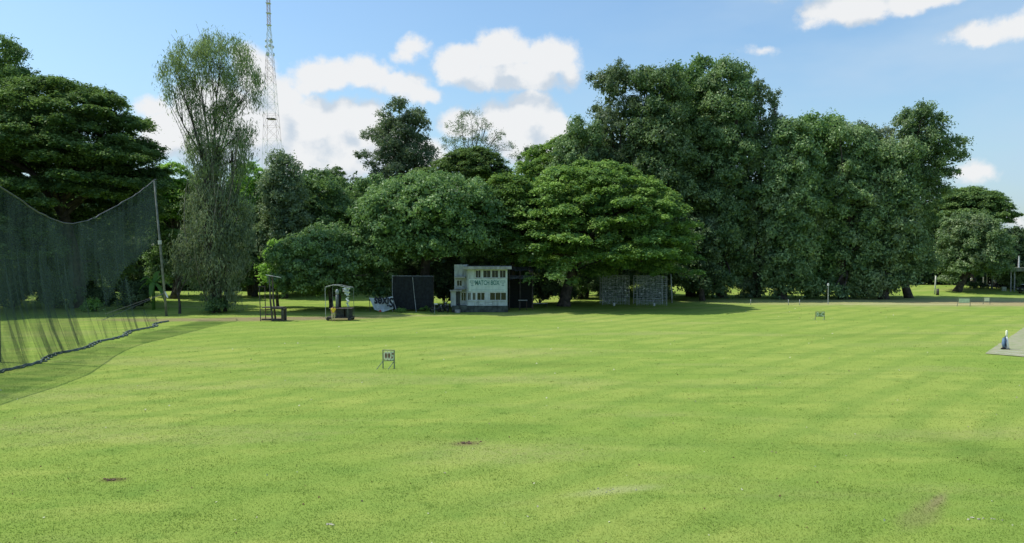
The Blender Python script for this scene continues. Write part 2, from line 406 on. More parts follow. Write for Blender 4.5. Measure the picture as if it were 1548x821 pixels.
# left and centre
pxt('emergent_tree', 'tall clumpy tree standing above the canopy against the clouds', 608, 150, 612, 149, 300, 58, 'round', 'grey', 'grey', 60, n=30, k=.30, core=.8, r0=.6, low=-.9, limbs=16, twigs=2,
    extra=[(548, 235, 150, 13, .6), (565, 205, 150, 17, .7), (560, 250, 150, 12, .6), (640, 245, 150, 22, .8)])
pxt('bare_tree', 'thin nearly leafless tree with fine twigs against the clouds', 712, 160, 712, 166, 290, 58, 'round', 'sparse', 'grey', 61, n=26, k=.26, core=0, dens=1.6, r0=.40, low=-.5, limbs=24, twigs=4, bark='palebark',
    extra=[(765, 222, 160, 16, .4), (782, 235, 160, 14, .4), (752, 205, 160, 14, .5)])
pxt('conifer', 'small dark pointed tree poking up left of the feathery umbrella tree', 800, 142, 800, 217, 290, 24, 'round', 'sparse', 'back', 62, n=18, k=.3, dens=2.2, core=.5, r0=.3)
pxt('mango_tree', 'large dense dark green tree behind the black screen and the white building', 650, 98, 642, 262, 398, 124, 'round', 'broad', 'broad', 63, n=80, k=.20, depth=.95, low=-.85, squash=1.0, r0=.7, limbs=16)
pxt('mango_tree', 'dense green tree behind the low almond tree', 472, 126, 480, 252, 440, 82, 'round', 'broad', 'broad', 64, n=40, k=.28, low=-1, squash=1.0, r0=.5)
pxt('rain_tree', 'small dark rounded crown showing on the skyline left of the tall clumpy tree', 507, 165, 507, 253, 330, 26, 'dome', 'rain', 'raindark', 65, n=20, pad=.28, r0=.4)
pxt('mango_tree', 'dense tree filling the skyline between the almond tree and the tall clumpy tree', 560, 130, 560, 262, 440, 60, 'round', 'broad', 'broad', 66, n=32, k=.3, low=-1, squash=1.0, r0=.5)
pxt('casuarina', 'grey green feathery tree beneath the radio tower', 425, 118, 430, 222, 430, 42, 'round', 'tall', 'grey', 67, n=40, k=.33, low=-1, flat=1.1, r0=.4)
pxt('rain_tree', 'bright green tree glowing between the net pole and the wispy tree', 262, 116, 262, 246, 350, 46, 'dome', 'rain', 'bright', 68, n=44, pad=.2, r0=.4)
pxt('rain_tree', 'bright green tree showing right of the wispy tree', 378, 124, 380, 248, 360, 42, 'dome', 'rain', 'bright', 69, n=40, pad=.2, r0=.4)
pxt('broad_tree', 'dark leafy tree low behind the wispy tree', 385, 122, 385, 300, 440, 55, 'round', 'broad', 'broad', 70, n=30, k=.3, low=-1, r0=.4)
pxt('broad_tree', 'dark leafy tree low between the net pole and the wispy tree', 262, 120, 262, 300, 440, 50, 'round', 'broad', 'broad', 71, n=30, k=.3, low=-1, r0=.4)
pxt('almond_tree', 'low wide dark almond tree shading the metal frame cart', 502, 95, 505, 342, 448, 108, 'round', 'broad', 'broad', 72, n=60, k=.2, depth=.75, low=-.9, flat=.45, r0=.42, limbs=20, stems=2)
pxt('young_tree', 'small light green tree tucked at the left side of the almond tree', 417, 100, 420, 362, 440, 26, 'round', 'broad', 'bright', 73, n=16, k=.36, low=-1, r0=.2)
# wispy tree
def wispy():
    rng = np.random.default_rng(80); D = 92
    lob = [lo_at(*a) for a in [(298, 92, D, 38, .8), (336, 80, D, 42, .7), (268, 108, D, 26, .9), (368, 116, D-1, 26, 1), (280, 140, D, 20, 1.2), (385, 150, D, 10, 1.6), (320, 120, D+1, 34, .8), (378, 135, D, 14, 1.3),
            (350, 160, D, 22, 1.2), (288, 165, D, 14, 1.5), (262, 135, D, 12, 1.6), (325, 185, D, 28, 1), (345, 215, D, 30, 1), (368, 200, D, 16, .9), (310, 235, D, 30, 1.1), (335, 255, D, 34, 1), (295, 200, D, 12, 1.4), (372, 240, D, 14, .8)]]
    t = tree('wispy_tree', 'tall wispy tree with drooping grey green twigs standing alone left of the tower', gx(328, D), D, 20, lob, 'wisp', M['wisp'], rng, r0=.30, core=.0, dens=1.3, limbs=16, twigs=6, stems=4, lean=(-.3, 0))
    low = [lo_at(*a) for a in [(325, 300, D, 32, 1), (298, 310, D, 18, 1.4), (355, 315, D, 24, 1.2), (322, 350, D-1, 34, 1), (292, 360, D, 18, 1.4), (364, 355, D, 20, 1.3), (330, 400, D-1, 36, 1), (352, 392, D+1, 26, 1), (300, 408, D, 18, 1), (334, 440, D-1, 26, .9), (318, 262, D, 22, 1.2)]]
    z0 = gh(gx(328, D), D); b = Vector((gx(328, D), D, z0))
    lc = [(tuple(Vector(c) - b), r) for c, r in low]
    link('hanging_twigs', crown_mesh('hanging_twigs', lc, 'wisp', rng, .15, 1.7), M['dry'], t)
    m = MB()
    for k in range(90):   # ascending bare switches
        x0 = rng.normal() * .5; a = Vector((x0, rng.normal() * .5, rng.uniform(.5, 12)))
        e = Vector((x0 * 3 + rng.normal() * 2.0, rng.normal() * 2, a.z + rng.uniform(5, 16)))
        m.tube(limb_path(a, e, rng, 0, 6), [.09, .08, .065, .05, .035, .02], 4)
    m.build('switches', M['palebark'], t)
wispy()

# small forked tree and shrubs near the net pole
def small_forked():
    rng = np.random.default_rng(81); D = 89
    lob = [lo_at(*a) for a in [(262, 400, D, 18, .9), (285, 395, D, 16, .9), (272, 375, D, 16, .9), (300, 410, D, 10, .8)]]
    t = tree('young_tree', 'small forked tree with thin feathery leaves right of the leaning net pole', gx(271, D), D, 2.6, lob, 'wisp', M['dry'], rng, r0=.16, core=.2, limbs=4, twigs=3, cat='tree', lean=(-.2, 0))
small_forked()
def shrub(name, label, px, D, rpx, hpx, mat, seed, sp='broad', scale=.7, n=8):
    rng = np.random.default_rng(seed); x = gx(px, D); z = gh(x, D); r = rpx / F * D; h = hpx / F * D
    lob = [((rng.normal() * r * .45, rng.normal() * r * .4, h * rng.uniform(.25, .75)), (r * .42, r * .42, h * .3)) for _ in range(n)]
    root = thing(name, label, 'shrub', (x, D, z))
    m = MB()
    for c, r_ in lob: m.tube(limb_path((0, 0, -.1), c, rng, .0, 4), [.05, .04, .03, .02], 5)
    m.build('stems', M['bark'], root)
    link('foliage', crown_mesh('foliage', lob, sp, rng, .6, 3.0, scale), M[mat], root)
shrub('shrub', 'round leafy shrub at the foot of the wispy tree', 322, 90, 16, 24, 'broad', 90)
shrub('shrub', 'dark hedge like shrub low behind the net', 150, 100, 30, 30, 'back', 91)
shrub('shrub', 'light green shrub seen through the hole in the net', 143, 92, 12, 20, 'bright', 92)
shrub('shrub', 'dark bushy shrub behind the net beside the banana plant', 200, 96, 24, 46, 'back', 93, n=14)
for px_, D_, r_, h_, l_ in ((590, 104, 28, 62, 'dark bush added to deepen the shade behind the upside down banner'), (630, 104, 34, 72, 'dark bush added to deepen the shade behind the black screen'), (672, 102, 28, 74, 'dark bush added to deepen the shade behind the parked motorbikes'),  # bushes behind banner, building, cages and net are added to deepen shade
        (715, 104, 34, 76, 'dark bush added to deepen the shade behind the white building'), (770, 104, 30, 66, 'dark bush added to deepen the shade behind the open shed'), (815, 106, 26, 44, 'dark bush added to deepen the shade left of the umbrella tree trunk'), (855, 108, 15, 30, 'dark bush added to deepen the shade by the umbrella tree trunk'),
        (915, 111, 24, 34, 'dark bush added to deepen the shade behind the cage with scraps'), (985, 111, 20, 32, 'dark bush added to deepen the shade behind the dim cage'), (18, 97, 36, 62, 'big bush added to darken the view behind the net nearest the left edge'), (82, 98, 34, 56, 'big bush added to darken the view behind the net, right of the edge one'), (545, 128, 20, 20, 'dark bush on the far lawn right of the almond tree')):
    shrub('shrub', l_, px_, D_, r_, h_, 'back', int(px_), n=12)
shrub('shrub', 'weeds growing against the foot of the black screen', 650, 93, 14, 8, 'bright', 94, scale=.4)
shrub('shrub', 'grass tuft bush at the left end of the black screen foot', 606, 91, 8, 6, 'bright', 95, scale=.4)
shrub('shrub', 'dark low bush on the mound behind the motorbikes at the far right', 1480, 137, 14, 9, 'back', 96, scale=.6)
shrub('shrub', 'pale leafy bush overhanging the shed roof at the right edge', 1530, 137, 18, 40, 'tall', 97, scale=.8, n=12)

# ---- far rows of trees behind
def back_rows():
    protos = []
    for k in range(4):
        rng = np.random.default_rng(200 + k)
        lob = lobes_round(0, 0, 7, 5.5, 5.5, 7, 34, rng, .33, -1, .85, 1.0)
        r = tree('background_tree', 'x', 0, 0, 6, lob, 'back', M['back'], rng, r0=.35, limbs=6, core=1.2)
        protos.append(r)
    rng = random.Random(5)
    spots = []
    def row(px0, px1, step, D, topf, lab):
        px = px0
        while px < px1:
            spots.append((px + rng.uniform(-6, 6), D + rng.uniform(-3, 3), topf(px) + rng.uniform(-8, 8), lab)); px += step * rng.uniform(.8, 1.2)
    row(-120, 850, 46, 152, lambda p: 262, 'dark tree in the far row beyond the sunlit lawn on the left half')
    row(-120, 400, 44, 140, lambda p: 345, 'lower dark tree at the edge of the sunlit lawn behind the net and wispy tree')
    row(840, 1440, 46, 156, lambda p: 300, 'dark tree in the far row glimpsed between the tall trunks on the right')
    row(400, 760, 44, 142, lambda p: 340, 'lower dark tree across the lawn behind the almond tree')
    row(1390, 1640, 40, 158, lambda p: 345, 'dark tree in the far row behind the shed at the far right')
    for i, (px, D, top, lab) in enumerate(spots):
        k = i % 4
        r = protos[i] if i < 4 else copy_tree(protos[k])
        x = gx(px, D); z = gh(x, D); H = at(px, top, D).z - z
        r.location = (x, D, z - .2); r.scale = (H / 14 * rng.uniform(.62, .8), H / 14 * .7, H / 14); r.rotation_euler = (0, 0, rng.uniform(0, 6.28))
        r['label'] = lab; r['group'] = lab.replace('dark tree', 'trees').replace('lower trees', 'low trees')
    # undergrowth that closes the view under the far trees
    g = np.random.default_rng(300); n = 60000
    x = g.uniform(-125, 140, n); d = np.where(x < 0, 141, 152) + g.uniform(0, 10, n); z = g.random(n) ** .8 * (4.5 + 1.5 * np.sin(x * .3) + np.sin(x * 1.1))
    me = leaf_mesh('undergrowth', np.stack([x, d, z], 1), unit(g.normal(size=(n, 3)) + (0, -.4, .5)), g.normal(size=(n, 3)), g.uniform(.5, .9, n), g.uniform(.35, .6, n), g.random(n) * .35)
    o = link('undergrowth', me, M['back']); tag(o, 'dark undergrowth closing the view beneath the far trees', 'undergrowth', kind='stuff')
back_rows()
# ------------------------------------------------------------------ lawn
def lawn_group():
    g = bpy.data.node_groups.new('lawn_colour', 'ShaderNodeTree')
    g.interface.new_socket('Color', in_out='OUTPUT', socket_type='NodeSocketColor')
    g.interface.new_socket('Fac', in_out='OUTPUT', socket_type='NodeSocketFloat')
    out = g.nodes.new('NodeGroupOutput')
    geo = N(g, 'ShaderNodeNewGeometry'); P = geo.outputs['Position']
    def nz(scale, det=4, mp=None, rough=.55):
        n = N(g, 'ShaderNodeTexNoise'); n.inputs['Scale'].default_value = scale; n.inputs['Detail'].default_value = det; n.inputs['Roughness'].default_value = rough
        if mp:
            m = N(g, 'ShaderNodeMapping'); m.inputs['Rotation'].default_value = (0, 0, mp[0]); m.inputs['Scale'].default_value = mp[1]
            L(g, P, m.inputs[0]); L(g, m.outputs[0], n.inputs['Vector'])
        else: L(g, P, n.inputs['Vector'])
        return n.outputs[0]
    big = nz(.07, 4); mid = nz(.45, 5); fine = nz(3.5, 6, rough=.7); tiny = nz(22, 3, rough=.7)
    streak = nz(.55, 5, (R(-46), (.10, 1.25, 1))); cross = nz(.35, 4, (R(8), (.5, 1.3, 1)))
    c = mixc(g, sstep(g, big, .34, .70), (.205, .345, .052), (.275, .395, .070))
    c = mixc(g, sstep(g, mid, .50, .78, 0, .5), c, (.120, .262, .040))
    c = mixc(g, sstep(g, streak, .50, .70, 0, .42), c, (.140, .268, .042))
    c = mixc(g, sstep(g, cross, .54, .74, 0, .25), c, (.150, .280, .048))
    c = mixc(g, sstep(g, cross, .50, .30, 0, .45), c, (.340, .450, .085))
    c = mixc(g, sstep(g, fine, .54, .76, 0, .45), c, (.125, .250, .038))
    c = mixc(g, sstep(g, tiny, .60, .78, 0, .35), c, (.37, .48, .11))
    wv = N(g, 'ShaderNodeTexWave'); wv.bands_direction = 'X'; wv.inputs['Scale'].default_value = .11; wv.inputs['Distortion'].default_value = 3.0; wv.inputs['Detail'].default_value = 3; wv.inputs['Detail Scale'].default_value = .6
    wm = N(g, 'ShaderNodeMapping'); wm.inputs['Rotation'].default_value = (0, 0, R(44)); L(g, P, wm.inputs[0]); L(g, wm.outputs[0], wv.inputs['Vector'])
    c = mixc(g, math_(g, 'MULTIPLY', sstep(g, wv.outputs['Fac'], .45, .95), math_(g, 'MULTIPLY', sstep(g, big, .3, .6, .3, 1), .42)), c, (.150, .290, .044))
    # dry straw in worn lanes
    dry = nz(.16, 5, (R(-48), (.35, 1.1, 1)))
    c = mixc(g, math_(g, 'MULTIPLY', sstep(g, dry, .50, .70), sstep(g, fine, .35, .6, .15, .6)), c, (.300, .365, .105))
    vm = N(g, 'ShaderNodeVectorMath', operation='MULTIPLY'); L(g, c, vm.inputs[0]); vm.inputs[1].default_value = (1.12, .945, 1.20); c = vm.outputs[0]
    sx = N(g, 'ShaderNodeSeparateXYZ'); L(g, P, sx.inputs[0])
    wob = math_(g, 'MULTIPLY_ADD', mid, 1.2, -.6); wob2 = math_(g, 'MULTIPLY_ADD', tiny, 1.8, -.9)
    def patch(cx, cy, rx, ry, rot, soft=.35, amt=1.0):
        dx = math_(g, 'SUBTRACT', sx.outputs[0], cx); dy = math_(g, 'SUBTRACT', sx.outputs[1], cy)
        u = math_(g, 'ADD', math_(g, 'MULTIPLY', dx, math.cos(rot) / rx), math_(g, 'MULTIPLY', dy, math.sin(rot) / rx))
        v = math_(g, 'ADD', math_(g, 'MULTIPLY', dx, -math.sin(rot) / ry), math_(g, 'MULTIPLY', dy, math.cos(rot) / ry))
        d = math_(g, 'SQRT', math_(g, 'ADD', math_(g, 'MULTIPLY', u, u), math_(g, 'MULTIPLY', v, v)))
        d = math_(g, 'ADD', d, math_(g, 'ADD', wob, wob2))
        return math_(g, 'MULTIPLY', sstep(g, d, 1 + soft, 1 - soft), amt)
    bare = (.30, .235, .145)
    bare = (.27, .225, .12)
    def G(px, py):
        D = 8400 / (py - 380); return gx(px, D), D
    for (px, py, rx, ry, rot, soft, amt, cc) in (
        (350, 483, 13, 2.2, .08, .4, .85, bare), (470, 481, 9, 1.9, .05, .4, .85, bare), (600, 477, 6, 1.2, 0, .4, .6, (.38, .36, .16)),
        (705, 672, .5, .3, .2, .9, .8, (.20, .15, .08)), (167, 729, .38, .2, 0, .9, .75, (.13, .085, .05)),
        (1421, 762, .9, .14, R(48), .9, .7, (.30, .25, .13)), (1400, 780, 1.6, .4, R(48), .6, .5, (.22, .21, .09)),
        (930, 745, 1.3, .3, .3, .7, .5, (.42, .42, .2)), (1440, 456, 34, 9, 0, .5, .75, (.36, .34, .17)), (1540, 459, 14, 5, 0, .5, .6, (.36, .26, .15)),
        (1385, 460, 13, .7, 0, .35, .7, (.50, .50, .26)), (820, 552, 3.6, 1.3, .1, .8, .35, (.08, .16, .03)), (560, 512, 8, 2, .1, .8, .35, (.09, .18, .03)), (1280, 508, 6, 1.6, .1, .8, .3, (.09, .18, .03)),
        (690, 660, 4, .9, .5, .8, .3, (.09, .18, .03)), (1520, 700, 1.2, 4, .1, .8, .35, (.08, .16, .03)), (260, 450, 30, 60, 0, .01, 0.0, bare)):
        if amt <= 0: continue
        x, y = G(px, py)
        c = mixc(g, patch(x, y, rx, ry, rot, soft, amt), c, cc)
    L(g, c, out.inputs[0]); L(g, fine, out.inputs[1])
    return g
LG = lawn_group()
def lawn_mat(name, bright, trans):
    m, nt, out = nmat(name)
    gn = N(nt, 'ShaderNodeGroup'); gn.node_tree = LG
    at_ = N(nt, 'ShaderNodeAttribute'); at_.attribute_name = 'tint'
    hs = N(nt, 'ShaderNodeHueSaturation'); L(nt, gn.outputs[0], hs.inputs['Color'])
    d = N(nt, 'ShaderNodeBsdfDiffuse')
    if trans:
        L(nt, math_(nt, 'MULTIPLY_ADD', at_.outputs['Fac'], .6, bright - .22), hs.inputs['Value'])
        t = N(nt, 'ShaderNodeBsdfTranslucent'); mx = N(nt, 'ShaderNodeMixShader'); mx.inputs[0].default_value = trans
        L(nt, hs.outputs[0], d.inputs[0]); L(nt, hs.outputs[0], t.inputs[0]); L(nt, d.outputs[0], mx.inputs[1]); L(nt, t.outputs[0], mx.inputs[2]); L(nt, mx.outputs[0], out.inputs[0])
    else:
        hs.inputs['Value'].default_value = bright
        L(nt, hs.outputs[0], d.inputs[0])
        geo = N(nt, 'ShaderNodeNewGeometry')
        n = N(nt, 'ShaderNodeTexNoise'); n.inputs['Scale'].default_value = 9; n.inputs['Detail'].default_value = 6; n.inputs['Roughness'].default_value = .75
        L(nt, geo.outputs['Position'], n.inputs['Vector'])
        b = N(nt, 'ShaderNodeBump'); b.inputs['Strength'].default_value = .55; b.inputs['Distance'].default_value = .12
        L(nt, n.outputs[0], b.inputs['Height']); L(nt, b.outputs[0], d.inputs['Normal']); L(nt, d.outputs[0], out.inputs[0])
    return m
def build_ground():
    ys = np.concatenate([np.arange(-30, 10, 5), np.arange(10, 60, .8), np.arange(60, 180, 1.6), np.geomspace(180, 3500, 24)])
    xh = np.concatenate([np.arange(0, 45, 1.0), np.arange(45, 150, 3.0), np.geomspace(150, 3000, 14)])
    xs = np.concatenate([-xh[::-1][:-1], xh])
    X, Y = np.meshgrid(xs, ys)
    Z = np.array([gh(a, b) if b < 250 and abs(a) < 200 else 0 for a, b in zip(X.ravel(), Y.ravel())])
    nx = len(xs); ny = len(ys)
    idx = np.arange(nx * ny).reshape(ny, nx)
    Fq = np.stack([idx[:-1, :-1], idx[:-1, 1:], idx[1:, 1:], idx[1:, :-1]], -1).reshape(-1, 4)
    me = bpy.data.meshes.new('ground'); me.from_pydata(np.stack([X.ravel(), Y.ravel(), Z], 1).tolist(), [], Fq.tolist()); me.update()
    for p in me.polygons: p.use_smooth = True
    o = link('ground', me, lawn_mat('lawn', 1.0, 0)); tag(o, kind='structure', label='mown green sports field with worn streaks')
    # short grass blades over the part of the field one can see them on
    g = np.random.default_rng(77); n = 620000
    u = g.random(n); D = 15 * (95 / 15) ** (u ** 1.25); x = (g.random(n) * 2 - 1) * (D * .80 + 2 + 14 * g.random(n) ** 2)
    # clumpier where a noise is high
    gz = np.array([0.05 * mnoise.noise(Vector((a * 0.12, b * 0.12, 0))) + 0.012 * mnoise.noise(Vector((a * 0.6, b * 0.6, 3))) for a, b in zip(x, D)])
    tall = np.clip(np.sin(x * .9 + 2 * np.sin(D * .31)) * np.sin(D * 1.1 + 1.7 * np.sin(x * .43)), 0, 1) ** 2
    h = g.uniform(.016, .038, n) * (1 + 1.1 * tall * (g.random(n) < .5)) * np.clip(1.15 - D / 120, .35, 1); w = g.uniform(.008, .018, n) * (D / 22) ** .6
    a = g.uniform(0, 6.283, n); lean = g.uniform(.5, 1.5, n)
    dx = np.cos(a) * h * lean; dy = np.sin(a) * h * lean
    # taller tufts
    nt_ = 700; per = 24; td = 15 * (60 / 15) ** g.random(nt_); tx = (g.random(nt_) * 2 - 1) * (td * .8 + 2); k = nt_ * per
    ix = np.repeat(tx, per) + g.normal(0, .12, k) * np.repeat(g.uniform(.5, 2, nt_), per); iy = np.repeat(td, per) + g.normal(0, .10, k)
    x[:k] = ix; D[:k] = iy; h[:k] = g.uniform(.03, .065, k) * np.repeat(g.uniform(.5, 1.1, nt_), per); lean[:k] = g.uniform(.1, .8, k); w[:k] = g.uniform(.006, .012, k) * (D[:k] / 22) ** .6
    gz[:k] = np.array([0.05 * mnoise.noise(Vector((a_ * 0.12, b_ * 0.12, 0))) + 0.012 * mnoise.noise(Vector((a_ * 0.6, b_ * 0.6, 3))) for a_, b_ in zip(ix, iy)])
    tnt = g.random(n); tnt[:k] = .15 + tnt[:k] * .6; dx = np.cos(a) * h * lean; dy = np.sin(a) * h * lean
    V = np.empty((n, 3, 3), np.float32)
    V[:, 0] = np.stack([x - np.sin(a) * w, D + np.cos(a) * w, gz - .003], 1); V[:, 1] = np.stack([x + np.sin(a) * w, D - np.cos(a) * w, gz - .003], 1)
    V[:, 2] = np.stack([x + dx, D + dy, gz + h], 1)
    me = bpy.data.meshes.new('grass'); me.vertices.add(n * 3); me.vertices.foreach_set('co', V.ravel())
    me.loops.add(n * 3); me.loops.foreach_set('vertex_index', np.arange(n * 3, dtype=np.int32)); me.polygons.add(n); me.polygons.foreach_set('loop_start', np.arange(0, n * 3, 3, dtype=np.int32))
    at_ = me.attributes.new('tint', 'FLOAT', 'POINT'); at_.data.foreach_set('value', np.repeat(tnt, 3).astype(np.float32)); me.update(calc_edges=True)
    o = link('grass', me, lawn_mat('grass_blades', 1.05, .35)); tag(o, 'short green grass blades covering the near field', 'grass', kind='stuff')
    # fallen leaves, petals and crumbs of earth
    n = 420; D = 18 * (110 / 18) ** g.random(n); x = (g.random(n) * 2 - 1) * D * .7
    k = 60; D[:k] = 100 - g.random(k) * 22; x[:k] = D[:k] * g.uniform(.36, .52, k)
    C = np.stack([x, D, np.array([gh(a, b) for a, b in zip(x, D)]) + .03], 1)
    s = g.uniform(.03, .075, n) * np.clip(D / 25, 1, 3) ** .5
    me = leaf_mesh('fallen_leaves', C, unit(g.normal(size=(n, 3)) * .4 + (0, -.2, 1)), g.normal(size=(n, 3)), s * 1.4, s, g.random(n))
    m, nt, out = nmat('litter'); b = N(nt, 'ShaderNodeBsdfDiffuse'); a_ = N(nt, 'ShaderNodeAttribute'); a_.attribute_name = 'tint'
    L(nt, mixc(nt, sstep(nt, a_.outputs['Fac'], .35, .8), (.12, .085, .04), (.62, .62, .42)), b.inputs[0]); L(nt, b.outputs[0], out.inputs[0])
    tag(link('fallen_leaves', me, m), 'scattered pale and brown fallen leaves over the field', 'leaves', kind='stuff')
build_ground()

# a few clods one can point at
def clods(label, px, py, n, seed, mat, s=.06, spread=.3):
    D = 8400 / (py - 380); x = gx(px, D); rng = np.random.default_rng(seed); m = MB()
    for _ in range(n):
        c = Vector((rng.normal() * spread, rng.normal() * spread * .4, 0)); r = s * rng.uniform(.5, 1.3)
        ph = rng.uniform(.7, 1.3, 26); vs = []; k = 0
        for i in range(4):
            for j in range(6):
                t = math.pi * i / 3 * .98 + .03; q = j * math.pi / 3
                vs.append(c + Vector((math.sin(t) * math.cos(q), math.sin(t) * math.sin(q), math.cos(t) * .6)) * r * ph[k]); k += 1
        m.add(vs, [(i*6+j, i*6+(j+1) % 6, (i+1)*6+(j+1) % 6, (i+1)*6+j) for i in range(3) for j in range(6)] + [tuple(range(6)), tuple(range(18, 24))[::-1]])
    o = m.build('earth_clods', mat); o.location = (x, D, gh(x, D) + .01); tag(o, label, 'clods', kind='stuff')
EARTH = plain('earth', (.16, .10, .06), 1, .3, 8); PALE = plain('pale_chip', (.50, .47, .34), .9, .3, 8)
clods('reddish brown scrape of loose earth in the middle of the near field', 706, 672, 16, 1, EARTH, .05, .28)
clods('dark brown scrape of earth at the lower left of the field', 166, 729, 16, 2, EARTH, .04, .2)
clods('pale crumbs lying on the grass near the bottom centre left', 495, 797, 5, 3, PALE, .045, .06)
clods('pale chips scattered near the bottom right corner of the field', 1492, 790, 8, 4, PALE, .035, .2)
clods('small pale crumbs on the worn grass right of the bottom centre', 928, 746, 8, 5, PALE, .03, .3)

# ------------------------------------------------------------------ net
def polyin(px, py, poly):
    c = False; n = len(poly)
    for i in range(n):
        x1, y1 = poly[i]; x2, y2 = poly[(i + 1) % n]
        if (y1 > py) != (y2 > py) and px < (x2 - x1) * (py - y1) / (y2 - y1) + x1: c = not c
    return c
def net_mat():
    m, nt, out = nmat('green_netting')
    tc = N(nt, 'ShaderNodeTexCoord'); mp = N(nt, 'ShaderNodeMapping'); mp.inputs['Scale'].default_value = (.8, .8, .10)
    L(nt, tc.outputs['Object'], mp.inputs[0])
    n1 = N(nt, 'ShaderNodeTexNoise'); n1.inputs['Scale'].default_value = 1.4; n1.inputs['Detail'].default_value = 6; L(nt, mp.outputs[0], n1.inputs['Vector'])
    n2 = N(nt, 'ShaderNodeTexNoise'); n2.inputs['Scale'].default_value = .18; n2.inputs['Detail'].default_value = 2; L(nt, tc.outputs['Object'], n2.inputs['Vector'])
    f = math_(nt, 'ADD', sstep(nt, n1.outputs[0], .35, .75, .16, .46), math_(nt, 'MULTIPLY_ADD', n2.outputs[0], .5, -.25), clamp=True)
    sx = N(nt, 'ShaderNodeSeparateXYZ'); L(nt, tc.outputs['Object'], sx.inputs[0])
    f = math_(nt, 'ADD', f, sstep(nt, sx.outputs[2], 3.0, 6.0, -.10, .06), clamp=True)
    d = N(nt, 'ShaderNodeBsdfDiffuse'); d.inputs[0].default_value = (.050, .082, .074, 1)
    t = N(nt, 'ShaderNodeBsdfTranslucent'); t.inputs[0].default_value = (.045, .075, .066, 1)
    mx = N(nt, 'ShaderNodeMixShader'); mx.inputs[0].default_value = .45; L(nt, d.outputs[0], mx.inputs[1]); L(nt, t.outputs[0], mx.inputs[2])
    tr = N(nt, 'ShaderNodeBsdfTransparent'); m2 = N(nt, 'ShaderNodeMixShader')
    L(nt, f, m2.inputs[0]); L(nt, tr.outputs[0], m2.inputs[1]); L(nt, mx.outputs[0], m2.inputs[2]); L(nt, m2.outputs[0], out.inputs[0])
    return m
NET = net_mat()
CABLE = plain('cable', (.10, .11, .11), .6)
def netx(D): return -34.1 + (D - 49.4) / (85.7 - 49.4) * (-39.9 + 34.1)
